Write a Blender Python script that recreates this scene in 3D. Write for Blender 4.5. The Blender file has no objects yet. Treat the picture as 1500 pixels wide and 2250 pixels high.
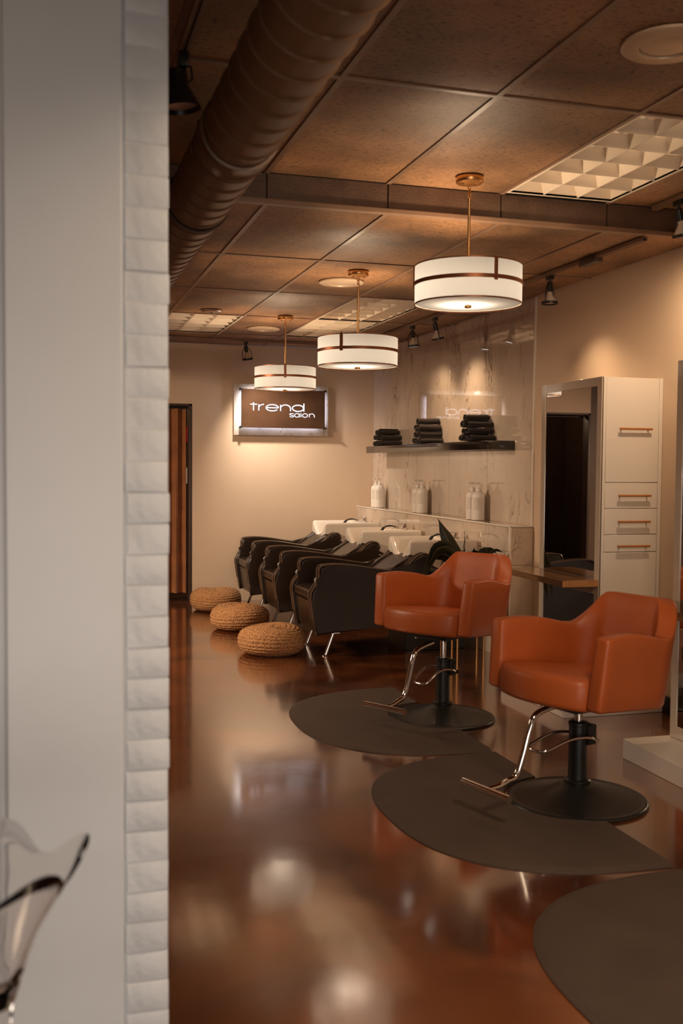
import bpy, bmesh, math, random
from mathutils import Vector, Matrix
random.seed(7)
PI = math.pi
S = bpy.context.scene
COL = S.collection
H0 = 1.4218            # eye height
ZN, ZF = 2.8084, 2.6662  # near and far ceiling heights
YS = 4.8527            # where the ceiling steps down
YB = 10.61             # back wall
XR = 3.5               # right wall

# ------------------------------------------------------------------ camera
cam = bpy.data.cameras.new('camera')
camo = bpy.data.objects.new('camera', cam); COL.objects.link(camo)
rt = Vector((0.959007, -0.283274, 0.00786)); up = Vector((0.005198, 0.045316, 0.998959)); fw = Vector((0.283336, 0.957968, -0.04493))
camo.matrix_world = Matrix(((rt.x, up.x, -fw.x, 0), (rt.y, up.y, -fw.y, 0), (rt.z, up.z, -fw.z, H0), (0, 0, 0, 1)))
cam.sensor_fit = 'VERTICAL'; cam.sensor_height = 36; cam.lens = 36.11
cam.clip_start = 0.05; cam.clip_end = 60
cam.dof.use_dof = True; cam.dof.focus_distance = 8.0; cam.dof.aperture_fstop = 3.6
S.camera = camo

# ------------------------------------------------------------------ world, assumed daylight, exposure
w = bpy.data.worlds.new('world'); S.world = w; w.use_nodes = True
w.node_tree.nodes['Background'].inputs[0].default_value = (0.75, 0.85, 1.0, 1)
w.node_tree.nodes['Background'].inputs[1].default_value = 0.25
vs = S.view_settings
vs.view_transform = 'Standard'; vs.look = 'None'; vs.gamma = 1; vs.use_curve_mapping = False
vs.exposure = 0.62
S.cycles.max_bounces = 7; S.cycles.diffuse_bounces = 4; S.cycles.glossy_bounces = 4; S.cycles.transmission_bounces = 6
S.cycles.caustics_reflective = False; S.cycles.caustics_refractive = False
S.cycles.sample_clamp_indirect = 4.0

def area(name, loc, target, sx, sy, power, color, spread=180):
    l = bpy.data.lights.new(name, 'AREA'); l.shape = 'RECTANGLE'; l.size = sx; l.size_y = sy
    l.energy = power; l.color = color; l.spread = math.radians(spread)
    o = bpy.data.objects.new(name, l); COL.objects.link(o); o.location = loc
    d = Vector(target) - Vector(loc)
    o.rotation_euler = d.to_track_quat('-Z', 'Y').to_euler()
    return o
FRONT_W = 36
LEFT_W = 105
TROF_W = 0.45
# added area light for assumed daylight from behind the camera, no window seen
area('assumed_daylight_fill', (0.4, -1.15, 0.85), (0.4, 3.0, 0.55), 3.6, 1.0, 10.0, (1.0, 0.86, 0.72), 84)
area('entry_warm_fill', (-0.4, 0.4, 2.72), (-0.2, 1.2, 0.0), 0.5, 0.5, 2, (1.0, 0.66, 0.40), 150)  # added warm fill for the top of the partition, no lamp known there
WARM = (1.0, 0.70, 0.44)
# added fill lights out of view, no fixture known: near overhead and left side
area('near_overhead_fill', (1.5, 1.75, 2.78), (1.9, 3.0, 0.0), 0.6, 1.2, FRONT_W, (1.0, 0.74, 0.50), 150)
area('left_side_fill', (-1.9, 7.4, 2.6), (0.6, 8.2, 0.0), 0.6, 1.2, LEFT_W, (1.0, 0.73, 0.50), 115)

# ------------------------------------------------------------------ material helpers
def newmat(name):
    m = bpy.data.materials.new(name); m.use_nodes = True
    return m, m.node_tree, m.node_tree.nodes['Principled BSDF']
def mat(name, col, rough=0.5, metal=0.0, spec=0.5, var=0.0, vscale=8.0, bump=0.0, bscale=60.0, coat=0.0, sheen=0.0, stretch=(1, 1, 1)):
    m, nt, b = newmat(name)
    b.inputs['Base Color'].default_value = (*col, 1)
    b.inputs['Roughness'].default_value = rough; b.inputs['Metallic'].default_value = metal
    b.inputs['Specular IOR Level'].default_value = spec
    b.inputs['Coat Weight'].default_value = coat; b.inputs['Coat Roughness'].default_value = 0.08
    b.inputs['Sheen Weight'].default_value = sheen
    N = nt.nodes; L = nt.links
    tc = N.new('ShaderNodeTexCoord'); mp = N.new('ShaderNodeMapping'); mp.inputs['Scale'].default_value = stretch
    L.new(tc.outputs['Object'], mp.inputs['Vector'])
    if var:
        n = N.new('ShaderNodeTexNoise'); n.inputs['Scale'].default_value = vscale; n.inputs['Detail'].default_value = 4
        L.new(mp.outputs[0], n.inputs['Vector'])
        r = N.new('ShaderNodeValToRGB')
        r.color_ramp.elements[0].position = 0.3; r.color_ramp.elements[1].position = 0.7
        r.color_ramp.elements[0].color = (*[c * (1 - var) for c in col], 1); r.color_ramp.elements[1].color = (*[min(1, c * (1 + var)) for c in col], 1)
        L.new(n.outputs['Fac'], r.inputs[0]); L.new(r.outputs[0], b.inputs['Base Color'])
    if bump:
        n2 = N.new('ShaderNodeTexNoise'); n2.inputs['Scale'].default_value = bscale; n2.inputs['Detail'].default_value = 5
        L.new(mp.outputs[0], n2.inputs['Vector'])
        bp = N.new('ShaderNodeBump'); bp.inputs['Strength'].default_value = bump; bp.inputs['Distance'].default_value = 0.01
        L.new(n2.outputs['Fac'], bp.inputs['Height']); L.new(bp.outputs[0], b.inputs['Normal'])
    return m
def emat(name, col, strength):
    m, nt, b = newmat(name)
    b.inputs['Base Color'].default_value = (0, 0, 0, 1)
    b.inputs['Emission Color'].default_value = (*col, 1); b.inputs['Emission Strength'].default_value = strength
    return m

def floor_mat():
    m, nt, b = newmat('epoxy_floor'); N = nt.nodes; L = nt.links
    tc = N.new('ShaderNodeTexCoord')
    n = N.new('ShaderNodeTexNoise'); n.inputs['Scale'].default_value = 1.3; n.inputs['Detail'].default_value = 7; n.inputs['Distortion'].default_value = 1.6
    L.new(tc.outputs['Object'], n.inputs['Vector'])
    r = N.new('ShaderNodeValToRGB'); e = r.color_ramp.elements
    e[0].position = 0.32; e[0].color = (0.055, 0.014, 0.005, 1)
    e[1].position = 0.72; e[1].color = (0.30, 0.090, 0.024, 1)
    k = e.new(0.5); k.color = (0.15, 0.042, 0.012, 1)
    L.new(n.outputs['Fac'], r.inputs[0]); L.new(r.outputs[0], b.inputs['Base Color'])
    b.inputs['Metallic'].default_value = 0.25
    b.inputs['Roughness'].default_value = 0.22
    b.inputs['IOR'].default_value = 1.6
    b.inputs['Coat Weight'].default_value = 1.0; b.inputs['Coat IOR'].default_value = 2.7
    n2 = N.new('ShaderNodeTexNoise'); n2.inputs['Scale'].default_value = 3.0; n2.inputs['Detail'].default_value = 3
    L.new(tc.outputs['Object'], n2.inputs['Vector'])
    mr = N.new('ShaderNodeMapRange'); mr.inputs[1].default_value = 0.3; mr.inputs[2].default_value = 0.7; mr.inputs[3].default_value = 0.07; mr.inputs[4].default_value = 0.12
    L.new(n2.outputs['Fac'], mr.inputs[0]); L.new(mr.outputs[0], b.inputs['Coat Roughness'])
    n3 = N.new('ShaderNodeTexNoise'); n3.inputs['Scale'].default_value = 5.0; n3.inputs['Detail'].default_value = 2
    L.new(tc.outputs['Object'], n3.inputs['Vector'])
    bp = N.new('ShaderNodeBump'); bp.inputs['Strength'].default_value = 0.02; bp.inputs['Distance'].default_value = 0.02
    L.new(n3.outputs['Fac'], bp.inputs['Height']); L.new(bp.outputs[0], b.inputs['Normal']); L.new(bp.outputs[0], b.inputs['Coat Normal'])
    return m
def marble_mat(name='marble', base=(0.62, 0.51, 0.41), rough=0.03, scale=1.0):
    m, nt, b = newmat(name); N = nt.nodes; L = nt.links
    g = N.new('ShaderNodeNewGeometry')
    mp = N.new('ShaderNodeMapping'); mp.inputs['Rotation'].default_value = (0.35, 0.2, 0.0); mp.inputs['Scale'].default_value = (1.5 * scale, 1.7 * scale, 0.75 * scale)
    L.new(g.outputs['Position'], mp.inputs['Vector'])
    # thin veins: |noise-0.5| narrow band
    def vein(sc, det, dist, width, off):
        ad = N.new('ShaderNodeVectorMath'); ad.operation = 'ADD'; ad.inputs[1].default_value = (off, off * 2, off * 3)
        L.new(mp.outputs[0], ad.inputs[0])
        n = N.new('ShaderNodeTexNoise'); n.inputs['Scale'].default_value = sc; n.inputs['Detail'].default_value = det; n.inputs['Distortion'].default_value = dist; n.inputs['Roughness'].default_value = 0.62
        L.new(ad.outputs[0], n.inputs['Vector'])
        s = N.new('ShaderNodeMath'); s.operation = 'SUBTRACT'; s.inputs[1].default_value = 0.5; L.new(n.outputs['Fac'], s.inputs[0])
        a = N.new('ShaderNodeMath'); a.operation = 'ABSOLUTE'; L.new(s.outputs[0], a.inputs[0])
        mr = N.new('ShaderNodeMapRange'); mr.inputs[1].default_value = 0.0; mr.inputs[2].default_value = width; mr.inputs[3].default_value = 1.0; mr.inputs[4].default_value = 0.0
        L.new(a.outputs[0], mr.inputs[0])
        return mr
    v1 = vein(1.7, 9, 0.9, 0.016, 0.0); v2 = vein(3.4, 8, 0.5, 0.010, 7.3)
    msk = N.new('ShaderNodeTexNoise'); msk.inputs['Scale'].default_value = 2.6; msk.inputs['Detail'].default_value = 3; L.new(mp.outputs[0], msk.inputs['Vector'])
    mm = N.new('ShaderNodeMapRange'); mm.inputs[1].default_value = 0.46; mm.inputs[2].default_value = 0.64; L.new(msk.outputs['Fac'], mm.inputs[0])
    mx = N.new('ShaderNodeMath'); mx.operation = 'MAXIMUM'; L.new(v1.outputs[0], mx.inputs[0])
    h2 = N.new('ShaderNodeMath'); h2.operation = 'MULTIPLY'; h2.inputs[1].default_value = 0.7; L.new(v2.outputs[0], h2.inputs[0]); L.new(h2.outputs[0], mx.inputs[1])
    ml = N.new('ShaderNodeMath'); ml.operation = 'MULTIPLY'; L.new(mx.outputs[0], ml.inputs[0]); L.new(mm.outputs[0], ml.inputs[1])
    cl = N.new('ShaderNodeTexNoise'); cl.inputs['Scale'].default_value = 1.4; cl.inputs['Detail'].default_value = 5; L.new(mp.outputs[0], cl.inputs['Vector'])
    cr = N.new('ShaderNodeValToRGB'); cr.color_ramp.elements[0].position = 0.35; cr.color_ramp.elements[1].position = 0.65
    cr.color_ramp.elements[0].color = (*[c * 0.86 for c in base], 1); cr.color_ramp.elements[1].color = (*base, 1)
    L.new(cl.outputs['Fac'], cr.inputs[0])
    mix = N.new('ShaderNodeMix'); mix.data_type = 'RGBA'
    L.new(ml.outputs[0], mix.inputs[0]); L.new(cr.outputs[0], mix.inputs[6]); mix.inputs[7].default_value = (0.13, 0.075, 0.05, 1)
    L.new(mix.outputs[2], b.inputs['Base Color'])
    b.inputs['Roughness'].default_value = rough; b.inputs['IOR'].default_value = 2.0
    return m
def tile_mat():
    m, nt, b = newmat('painted_ceiling_tile'); N = nt.nodes; L = nt.links
    g = N.new('ShaderNodeNewGeometry')
    mp = N.new('ShaderNodeMapping'); mp.inputs['Scale'].default_value = (38, 120, 60); L.new(g.outputs['Position'], mp.inputs['Vector'])
    n = N.new('ShaderNodeTexNoise'); n.inputs['Scale'].default_value = 1.0; n.inputs['Detail'].default_value = 3; L.new(mp.outputs[0], n.inputs['Vector'])
    r = N.new('ShaderNodeValToRGB'); e = r.color_ramp.elements
    e[0].position = 0.36; e[0].color = (0.07, 0.033, 0.016, 1); e[1].position = 0.43; e[1].color = (0.25, 0.130, 0.062, 1)
    L.new(n.outputs['Fac'], r.inputs[0])
    n2 = N.new('ShaderNodeTexNoise'); n2.inputs['Scale'].default_value = 2.2; n2.inputs['Detail'].default_value = 5; L.new(g.outputs['Position'], n2.inputs['Vector'])
    mr = N.new('ShaderNodeMapRange'); mr.inputs[1].default_value = 0.35; mr.inputs[2].default_value = 0.68; mr.inputs[3].default_value = 0.65; mr.inputs[4].default_value = 1.6
    L.new(n2.outputs['Fac'], mr.inputs[0])
    mu = N.new('ShaderNodeVectorMath'); mu.operation = 'SCALE'; L.new(r.outputs[0], mu.inputs[0]); L.new(mr.outputs[0], mu.inputs['Scale'])
    L.new(mu.outputs[0], b.inputs['Base Color'])
    b.inputs['Roughness'].default_value = 0.55
    bp = N.new('ShaderNodeBump'); bp.inputs['Strength'].default_value = 0.5; bp.inputs['Distance'].default_value = 0.004
    L.new(n.outputs['Fac'], bp.inputs['Height']); L.new(bp.outputs[0], b.inputs['Normal'])
    return m
def shade_mat():
    m, nt, b = newmat('lamp_shade_fabric'); N = nt.nodes; L = nt.links
    out = N['Material Output']
    tr = N.new('ShaderNodeBsdfTranslucent'); tr.inputs[0].default_value = (0.170, 0.180, 0.195, 1)
    df = N.new('ShaderNodeBsdfDiffuse'); df.inputs[0].default_value = (0.55, 0.50, 0.44, 1)
    mx = N.new('ShaderNodeMixShader'); mx.inputs[0].default_value = 0.35
    tc = N.new('ShaderNodeTexCoord'); n = N.new('ShaderNodeTexNoise'); n.inputs['Scale'].default_value = 90
    L.new(tc.outputs['Object'], n.inputs['Vector'])
    bp = N.new('ShaderNodeBump'); bp.inputs['Strength'].default_value = 0.05; L.new(n.outputs['Fac'], bp.inputs['Height']); L.new(bp.outputs[0], df.inputs['Normal'])
    L.new(tr.outputs[0], mx.inputs[1]); L.new(df.outputs[0], mx.inputs[2]); L.new(mx.outputs[0], out.inputs['Surface'])
    return m
def wood_mat(name, c1, c2, rough=0.35, scale=(3, 40, 40)):
    m, nt, b = newmat(name); N = nt.nodes; L = nt.links
    tc = N.new('ShaderNodeTexCoord'); mp = N.new('ShaderNodeMapping'); mp.inputs['Scale'].default_value = scale
    L.new(tc.outputs['Object'], mp.inputs['Vector'])
    n = N.new('ShaderNodeTexNoise'); n.inputs['Scale'].default_value = 1.0; n.inputs['Detail'].default_value = 4; n.inputs['Distortion'].default_value = 0.5
    L.new(mp.outputs[0], n.inputs['Vector'])
    r = N.new('ShaderNodeValToRGB'); r.color_ramp.elements[0].position = 0.35; r.color_ramp.elements[1].position = 0.68
    r.color_ramp.elements[0].color = (*c1, 1); r.color_ramp.elements[1].color = (*c2, 1)
    L.new(n.outputs['Fac'], r.inputs[0]); L.new(r.outputs[0], b.inputs['Base Color']); b.inputs['Roughness'].default_value = rough
    return m
def jute_mat():
    m, nt, b = newmat('jute_braid'); N = nt.nodes; L = nt.links
    tc = N.new('ShaderNodeTexCoord')
    v = N.new('ShaderNodeTexVoronoi'); v.inputs['Scale'].default_value = 75; L.new(tc.outputs['Object'], v.inputs['Vector'])
    r = N.new('ShaderNodeValToRGB'); r.color_ramp.elements[0].color = (0.66, 0.36, 0.155, 1); r.color_ramp.elements[1].color = (0.32, 0.145, 0.055, 1)
    r.color_ramp.elements[1].position = 0.75
    L.new(v.outputs['Distance'], r.inputs[0]); L.new(r.outputs[0], b.inputs['Base Color']); b.inputs['Roughness'].default_value = 0.9
    bp = N.new('ShaderNodeBump'); bp.inputs['Strength'].default_value = 0.9; bp.inputs['Distance'].default_value = 0.006; bp.invert = True
    L.new(v.outputs['Distance'], bp.inputs['Height']); L.new(bp.outputs[0], b.inputs['Normal'])
    return m
def leaf_mat():
    m, nt, b = newmat('leaf'); N = nt.nodes; L = nt.links
    uv = N.new('ShaderNodeUVMap'); uv.uv_map = 'UVMap'
    sp = N.new('ShaderNodeSeparateXYZ'); L.new(uv.outputs[0], sp.inputs[0])
    s = N.new('ShaderNodeMath'); s.operation = 'SUBTRACT'; s.inputs[1].default_value = 0.5; L.new(sp.outputs[0], s.inputs[0])
    a = N.new('ShaderNodeMath'); a.operation = 'ABSOLUTE'; L.new(s.outputs[0], a.inputs[0])
    r = N.new('ShaderNodeValToRGB'); e = r.color_ramp.elements
    e[0].position = 0.0; e[0].color = (0.16, 0.13, 0.075, 1); e[1].position = 0.05; e[1].color = (0.020, 0.022, 0.012, 1)
    k = e.new(0.44); k.color = (0.022, 0.024, 0.013, 1); k = e.new(0.5); k.color = (0.13, 0.11, 0.065, 1)
    L.new(a.outputs[0], r.inputs[0]); L.new(r.outputs[0], b.inputs['Base Color']); b.inputs['Roughness'].default_value = 0.35
    return m

PAINT = mat('wall_paint', (0.68, 0.52, 0.375), 0.5, var=0.03, vscale=1.5, bump=0.05, bscale=90)
PAINT_W = mat('white_paint', (0.64, 0.66, 0.69), 0.45, var=0.03, vscale=3, bump=0.05, bscale=40)
BRICK = mat('painted_brick', (0.64, 0.66, 0.69), 0.5, var=0.05, vscale=14, bump=0.3, bscale=45)
MORTAR = mat('painted_mortar', (0.62, 0.625, 0.63), 0.7, bump=0.3, bscale=80)
FLOOR = floor_mat()
MARBLE = marble_mat()
MARBLE_S = marble_mat('sign_marble', (0.74, 0.68, 0.62), 0.1, 2.2)
TILE = tile_mat()
GRID = mat('painted_grid', (0.23, 0.135, 0.085), 0.4, var=0.12, vscale=6)
DARKTRIM = mat('dark_brown_trim', (0.06, 0.035, 0.024), 0.45, var=0.15, vscale=10)
ACCENT = mat('dark_accent_paint', (0.11, 0.062, 0.04), 0.5, var=0.06, vscale=3)
STEPTILE = mat('step_tile', (0.11, 0.060, 0.037), 0.45, var=0.15, vscale=12, bump=0.4, bscale=120)
DUCT = mat('duct_paint', (0.15, 0.080, 0.043), 0.40, metal=0.1, var=0.15, vscale=3)
METAL_EDGE = mat('edge_trim', (0.80, 0.73, 0.64), 0.3, metal=0.0, var=0.03)
BLACK = mat('black_metal', (0.012, 0.011, 0.010), 0.35, var=0.1, bump=0.02)
BLACKGLOSS = mat('dark_gloss', (0.018, 0.014, 0.012), 0.10, spec=0.9, var=0.05)
CHROME = mat('chrome', (0.80, 0.76, 0.73), 0.10, metal=1.0, var=0.03, vscale=20)
BRASS = mat('brass', (0.80, 0.44, 0.17), 0.30, metal=1.0, var=0.06, vscale=30)
COPPER = mat('copper_handle', (0.55, 0.235, 0.075), 0.35, metal=0.7, var=0.05, vscale=30)
BRONZE = mat('bronze_band', (0.34, 0.125, 0.058), 0.4, metal=0.6, var=0.05, vscale=30)
WHITE = mat('white_laminate', (0.70, 0.64, 0.57), 0.28, var=0.02, vscale=2)
WHITEPL = mat('white_plastic', (0.82, 0.76, 0.69), 0.35, var=0.02, vscale=8)
LABELM = mat('bottle_label', (0.69, 0.62, 0.54), 0.5, var=0.04, vscale=30)
CERAMIC = mat('white_ceramic', (0.78, 0.70, 0.61), 0.08, spec=0.6, var=0.01, vscale=4, coat=0.5)
BLEATHER = mat('black_leather', (0.026, 0.0145, 0.0085), 0.29, spec=0.45, var=0.15, vscale=6, bump=0.10, bscale=160)
PIPING = mat('leather_piping', (0.10, 0.060, 0.038), 0.3, spec=0.6, var=0.1)
OLEATHER = mat('orange_leather', (0.42, 0.092, 0.021), 0.40, spec=0.42, var=0.08, vscale=5, bump=0.10, bscale=170)
RUBBER = mat('mat_rubber', (0.070, 0.048, 0.036), 0.55, var=0.12, vscale=5, bump=0.2, bscale=200)
TOWEL = mat('black_towel', (0.024, 0.014, 0.010), 0.95, sheen=0.12, var=0.3, vscale=40, bump=0.8, bscale=220)
CURTAIN = mat('brown_curtain', (0.34, 0.13, 0.042), 0.85, var=0.2, vscale=6, sheen=0.2, bump=0.2, bscale=150)
SIGNMETAL = mat('sign_metal', (0.105, 0.052, 0.028), 0.35, metal=0.4, var=0.2, vscale=5)
JUTE = jute_mat()
LEAF = leaf_mat()
SHADE = shade_mat()
MIRROR = mat('mirror_glass', (0.82, 0.78, 0.74), 0.01, metal=1.0)
FRAME = mat('glossy_frame', (0.60, 0.50, 0.40), 0.12, spec=0.9, var=0.02, coat=1.0)
WOODTOP = wood_mat('shelf_wood', (0.15, 0.075, 0.035), (0.26, 0.14, 0.07), 0.12, (30, 2.5, 30))
WOODEND = wood_mat('shelf_wood_end', (0.36, 0.17, 0.065), (0.46, 0.23, 0.09), 0.35, (30, 2.5, 30))
BULBW = mat('bulb_body', (0.72, 0.62, 0.50), 0.4, var=0.03)
BULBON = emat('bulb_lit', (1.0, 0.90, 0.78), 3.0)
BULBDIM = mat('bulb_face', (0.75, 0.52, 0.36), 0.3, var=0.05)
LETTER = emat('letter_led', (0.93, 0.88, 0.95), 0.95)
LED = emat('led_strip', (0.80, 0.80, 1.0), 1.0)
PAN = mat('troffer_white', (0.82, 0.70, 0.56), 0.35, spec=0.6, var=0.02)
DISC = mat('speaker_white', (0.62, 0.46, 0.32), 0.4, metal=0.2, var=0.03)
POTM = mat('black_pot', (0.012, 0.010, 0.009), 0.5, var=0.1)
SOIL = mat('soil', (0.03, 0.02, 0.014), 0.95, var=0.4, vscale=60, bump=1, bscale=80)
RED = mat('red_plastic', (0.6, 0.01, 0.015), 0.4, var=0.05)
def glass_mat():
    m, nt, b = newmat('clear_glass')
    b.inputs['Base Color'].default_value = (0.93, 0.90, 0.88, 1)
    b.inputs['Roughness'].default_value = 0.02; b.inputs['Transmission Weight'].default_value = 1.0; b.inputs['IOR'].default_value = 1.22
    N = nt.nodes; n = N.new('ShaderNodeTexNoise'); n.inputs['Scale'].default_value = 12
    bp = N.new('ShaderNodeBump'); bp.inputs['Strength'].default_value = 0.03
    nt.links.new(n.outputs['Fac'], bp.inputs['Height']); nt.links.new(bp.outputs[0], b.inputs['Normal'])
    return m
GLASS = glass_mat()

# ------------------------------------------------------------------ mesh helpers
def finish(bm, name, m, parent=None, smooth=40, loc=None, rot=None):
    bmesh.ops.recalc_face_normals(bm, faces=bm.faces[:])
    me = bpy.data.meshes.new(name); bm.to_mesh(me); bm.free()
    if smooth:
        me.shade_smooth()
        me.set_sharp_from_angle(angle=math.radians(smooth))
    me.materials.append(m)
    return link(me, name, parent, loc, rot)
def link(me, name, parent=None, loc=None, rot=None):
    o = bpy.data.objects.new(name, me); COL.objects.link(o)
    if parent: o.parent = parent
    if loc: o.location = loc
    if rot: o.rotation_euler = rot
    return o
def empty(name, loc=(0, 0, 0), rz=0.0):
    o = bpy.data.objects.new(name, None); COL.objects.link(o); o.empty_display_size = 0.1
    o.location = loc; o.rotation_euler = (0, 0, rz)
    return o
def tag(o, label, cat, group=None):
    o['label'] = label; o['category'] = cat
    if group: o['group'] = group
    return o
def structure(o, label=None):
    o['kind'] = 'structure'
    if label: o['label'] = label
    return o
def copy_tree(o, parent=None):
    c = o.copy(); COL.objects.link(c)
    if parent: c.parent = parent
    for ch in list(o.children):
        copy_tree(ch, c)
    return c

def add_box(bm, x0, x1, y0, y1, z0, z1, bev=0.0, seg=2, M=None):
    r = bmesh.ops.create_cube(bm, size=1.0)
    vs_ = r['verts']
    for v in vs_:
        v.co = Vector(((x0 + x1) / 2 + v.co.x * (x1 - x0), (y0 + y1) / 2 + v.co.y * (y1 - y0), (z0 + z1) / 2 + v.co.z * (z1 - z0)))
        if M: v.co = M @ v.co
    if bev:
        es = list({e for v in vs_ for e in v.link_edges})
        bmesh.ops.bevel(bm, geom=es, offset=bev, segments=seg, profile=0.5, affect='EDGES', clamp_overlap=True)
def wn(o):
    md = o.modifiers.new('weighted', 'WEIGHTED_NORMAL'); md.keep_sharp = True; md.weight = 80
    return o
def box(name, m, x0, x1, y0, y1, z0, z1, parent=None, bev=0.0, seg=2, smooth=40):
    bm = bmesh.new(); add_box(bm, x0, x1, y0, y1, z0, z1, bev, seg)
    o = finish(bm, name, m, parent, smooth)
    return wn(o) if bev >= 0.004 else o
def add_lathe(bm, prof, n=32, c=(0, 0, 0), sx=1.0, sy=1.0, M=None):
    rings = []
    for r, z in prof:
        if r < 1e-6:
            p = Vector((c[0], c[1], c[2] + z)); p = M @ p if M else p
            rings.append([bm.verts.new(p)])
        else:
            ring = []
            for i in range(n):
                a = 2 * PI * i / n
                p = Vector((c[0] + r * math.cos(a) * sx, c[1] + r * math.sin(a) * sy, c[2] + z)); p = M @ p if M else p
                ring.append(bm.verts.new(p))
            rings.append(ring)
    for a, b in zip(rings, rings[1:]):
        if len(a) == 1 and len(b) == 1: continue
        for i in range(n):
            j = (i + 1) % n
            if len(a) == 1: bm.faces.new((a[0], b[j], b[i]))
            elif len(b) == 1: bm.faces.new((a[i], a[j], b[0]))
            else: bm.faces.new((a[i], a[j], b[j], b[i]))
def lathe(name, m, prof, n=32, parent=None, c=(0, 0, 0), M=None, smooth=40, sx=1.0, sy=1.0):
    bm = bmesh.new(); add_lathe(bm, prof, n, c, sx, sy, M)
    return finish(bm, name, m, parent, smooth)
def smooth_path(pts, k=8, closed=False):
    pts = [Vector(p) for p in pts]; out = []
    n = len(pts)
    for i in range(n if closed else n - 1):
        p0 = pts[(i - 1) % n] if closed or i > 0 else pts[0] * 2 - pts[1]
        p1 = pts[i]; p2 = pts[(i + 1) % n]
        p3 = pts[(i + 2) % n] if closed or i + 2 < n else pts[-1] * 2 - pts[-2]
        for s in range(k):
            t = s / k
            out.append(0.5 * ((2 * p1) + (p2 - p0) * t + (2 * p0 - 5 * p1 + 4 * p2 - p3) * t * t + (3 * p1 - p0 - 3 * p2 + p3) * t ** 3))
    if not closed: out.append(pts[-1])
    return out
def add_tube(bm, path, r, n=10, caps=True, closed=False):
    path = [Vector(p) for p in path]; N = len(path); rings = []
    t0 = (path[1] - path[0]).normalized()
    ref = Vector((0, 0, 1)) if abs(t0.z) < 0.9 else Vector((1, 0, 0))
    u = t0.cross(ref).normalized()
    for i, p in enumerate(path):
        if closed: t = (path[(i + 1) % N] - path[i - 1]).normalized()
        elif i == 0: t = t0
        elif i == N - 1: t = (path[-1] - path[-2]).normalized()
        else: t = (path[i + 1] - path[i - 1]).normalized()
        u = (u - t * u.dot(t)).normalized(); v = t.cross(u)
        rr = r[i] if isinstance(r, (list, tuple)) else r
        rings.append([bm.verts.new(p + (u * math.cos(2 * PI * k / n) + v * math.sin(2 * PI * k / n)) * rr) for k in range(n)])
    R = N if closed else N - 1
    for i in range(R):
        a, b = rings[i], rings[(i + 1) % N]
        for k in range(n):
            bm.faces.new((a[k], a[(k + 1) % n], b[(k + 1) % n], b[k]))
    if caps and not closed:
        bm.faces.new(rings[0][::-1]); bm.faces.new(rings[-1])
def tube(name, m, path, r, n=10, parent=None, closed=False, smooth=50):
    bm = bmesh.new(); add_tube(bm, path, r, n, True, closed)
    return finish(bm, name, m, parent, smooth)
def prism(name, m, pts, axis, a, b, parent=None, bev=0.0, seg=3, smooth=40):
    """polygon pts (2-D) extruded along axis from a to b; axis 'y': pts are (x,z), 'z': (x,y), 'x': (y,z)"""
    def P(p, t):
        return {'y': (p[0], t, p[1]), 'z': (p[0], p[1], t), 'x': (t, p[0], p[1])}[axis]
    bm = bmesh.new()
    va = [bm.verts.new(P(p, a)) for p in pts]; vb = [bm.verts.new(P(p, b)) for p in pts]
    fa = bm.faces.new(va); fb = bm.faces.new(vb[::-1]); n = len(pts)
    for i in range(n):
        bm.faces.new((va[i], vb[i], vb[(i + 1) % n], va[(i + 1) % n]))
    if bev:
        es = list(fa.edges) + list(fb.edges)
        bmesh.ops.bevel(bm, geom=es, offset=bev, segments=seg, profile=0.5, affect='EDGES', clamp_overlap=True)
    o = finish(bm, name, m, parent, smooth)
    return wn(o) if bev else o
def grid_mesh(name, m, rows, parent=None, closed_u=False, closed_v=False, smooth=60, caps=False):
    bm = bmesh.new(); V = [[bm.verts.new(p) for p in r] for r in rows]
    nu, nv = len(V), len(V[0])
    for i in range(nu if closed_u else nu - 1):
        for j in range(nv if closed_v else nv - 1):
            bm.faces.new((V[i][j], V[(i + 1) % nu][j], V[(i + 1) % nu][(j + 1) % nv], V[i][(j + 1) % nv]))
    if caps and closed_v:
        bm.faces.new(V[0][::-1]); bm.faces.new(V[-1])
    return finish(bm, name, m, parent, smooth)

# ================================================================== THE SETTING
fl = structure(box('floor', FLOOR, -2.6, 3.7, -3.1, 12.6, -0.1, 0.0, smooth=0))

# ---- ceiling: grid and tiles, high part near, lower part far
ceil = structure(empty('ceiling'))
X1 = 1.0524
xl = [X1 + 0.61 * k for k in range(-6, 5)]
near_y = [3.595 - 1.22 * k for k in range(6)][::-1] + [YS]
far_y = [YS, 6.0886, 7.3086, 8.5286, 9.7486, YB]
troffers = {(2.2724, 3.595), (2.2724, 7.3086), (2.2724, 8.5286), (1.0524, 8.5286)}
tile_cache = {}
def ceiling_field(ys, z):
    for i in range(len(xl)):
        x0 = xl[i]; x1 = xl[i] + 0.61 if i < len(xl) - 1 else XR
        if x1 - x0 < 0.02: continue
        for y0, y1 in zip(ys, ys[1:]):
            if any(abs(x0 - a) < 0.02 and abs(y0 - b) < 0.02 for a, b in troffers): continue
            key = (round(x1 - x0, 3), round(y1 - y0, 3))
            if key not in tile_cache:
                bm = bmesh.new(); add_box(bm, 0, x1 - x0, 0, y1 - y0, 0, 0.02)
                o = finish(bm, 'ceiling_tile', TILE, ceil, 0); tile_cache[key] = o.data
            else:
                o = link(tile_cache[key], 'ceiling_tile', ceil)
            o.location = (x0, y0, z + 0.006)
    bw = 0.012
    for x in xl[1:]:
        if x < XR - 0.03:
            box('grid_bar', GRID, x - bw, x + bw, ys[0], ys[-1], z, z + 0.008, ceil, smooth=0)
    for y in ys[1:-1]:
        box('grid_bar', GRID, xl[0], XR, y - bw, y + bw, z - 0.0005, z + 0.0075, ceil, smooth=0)
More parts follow.
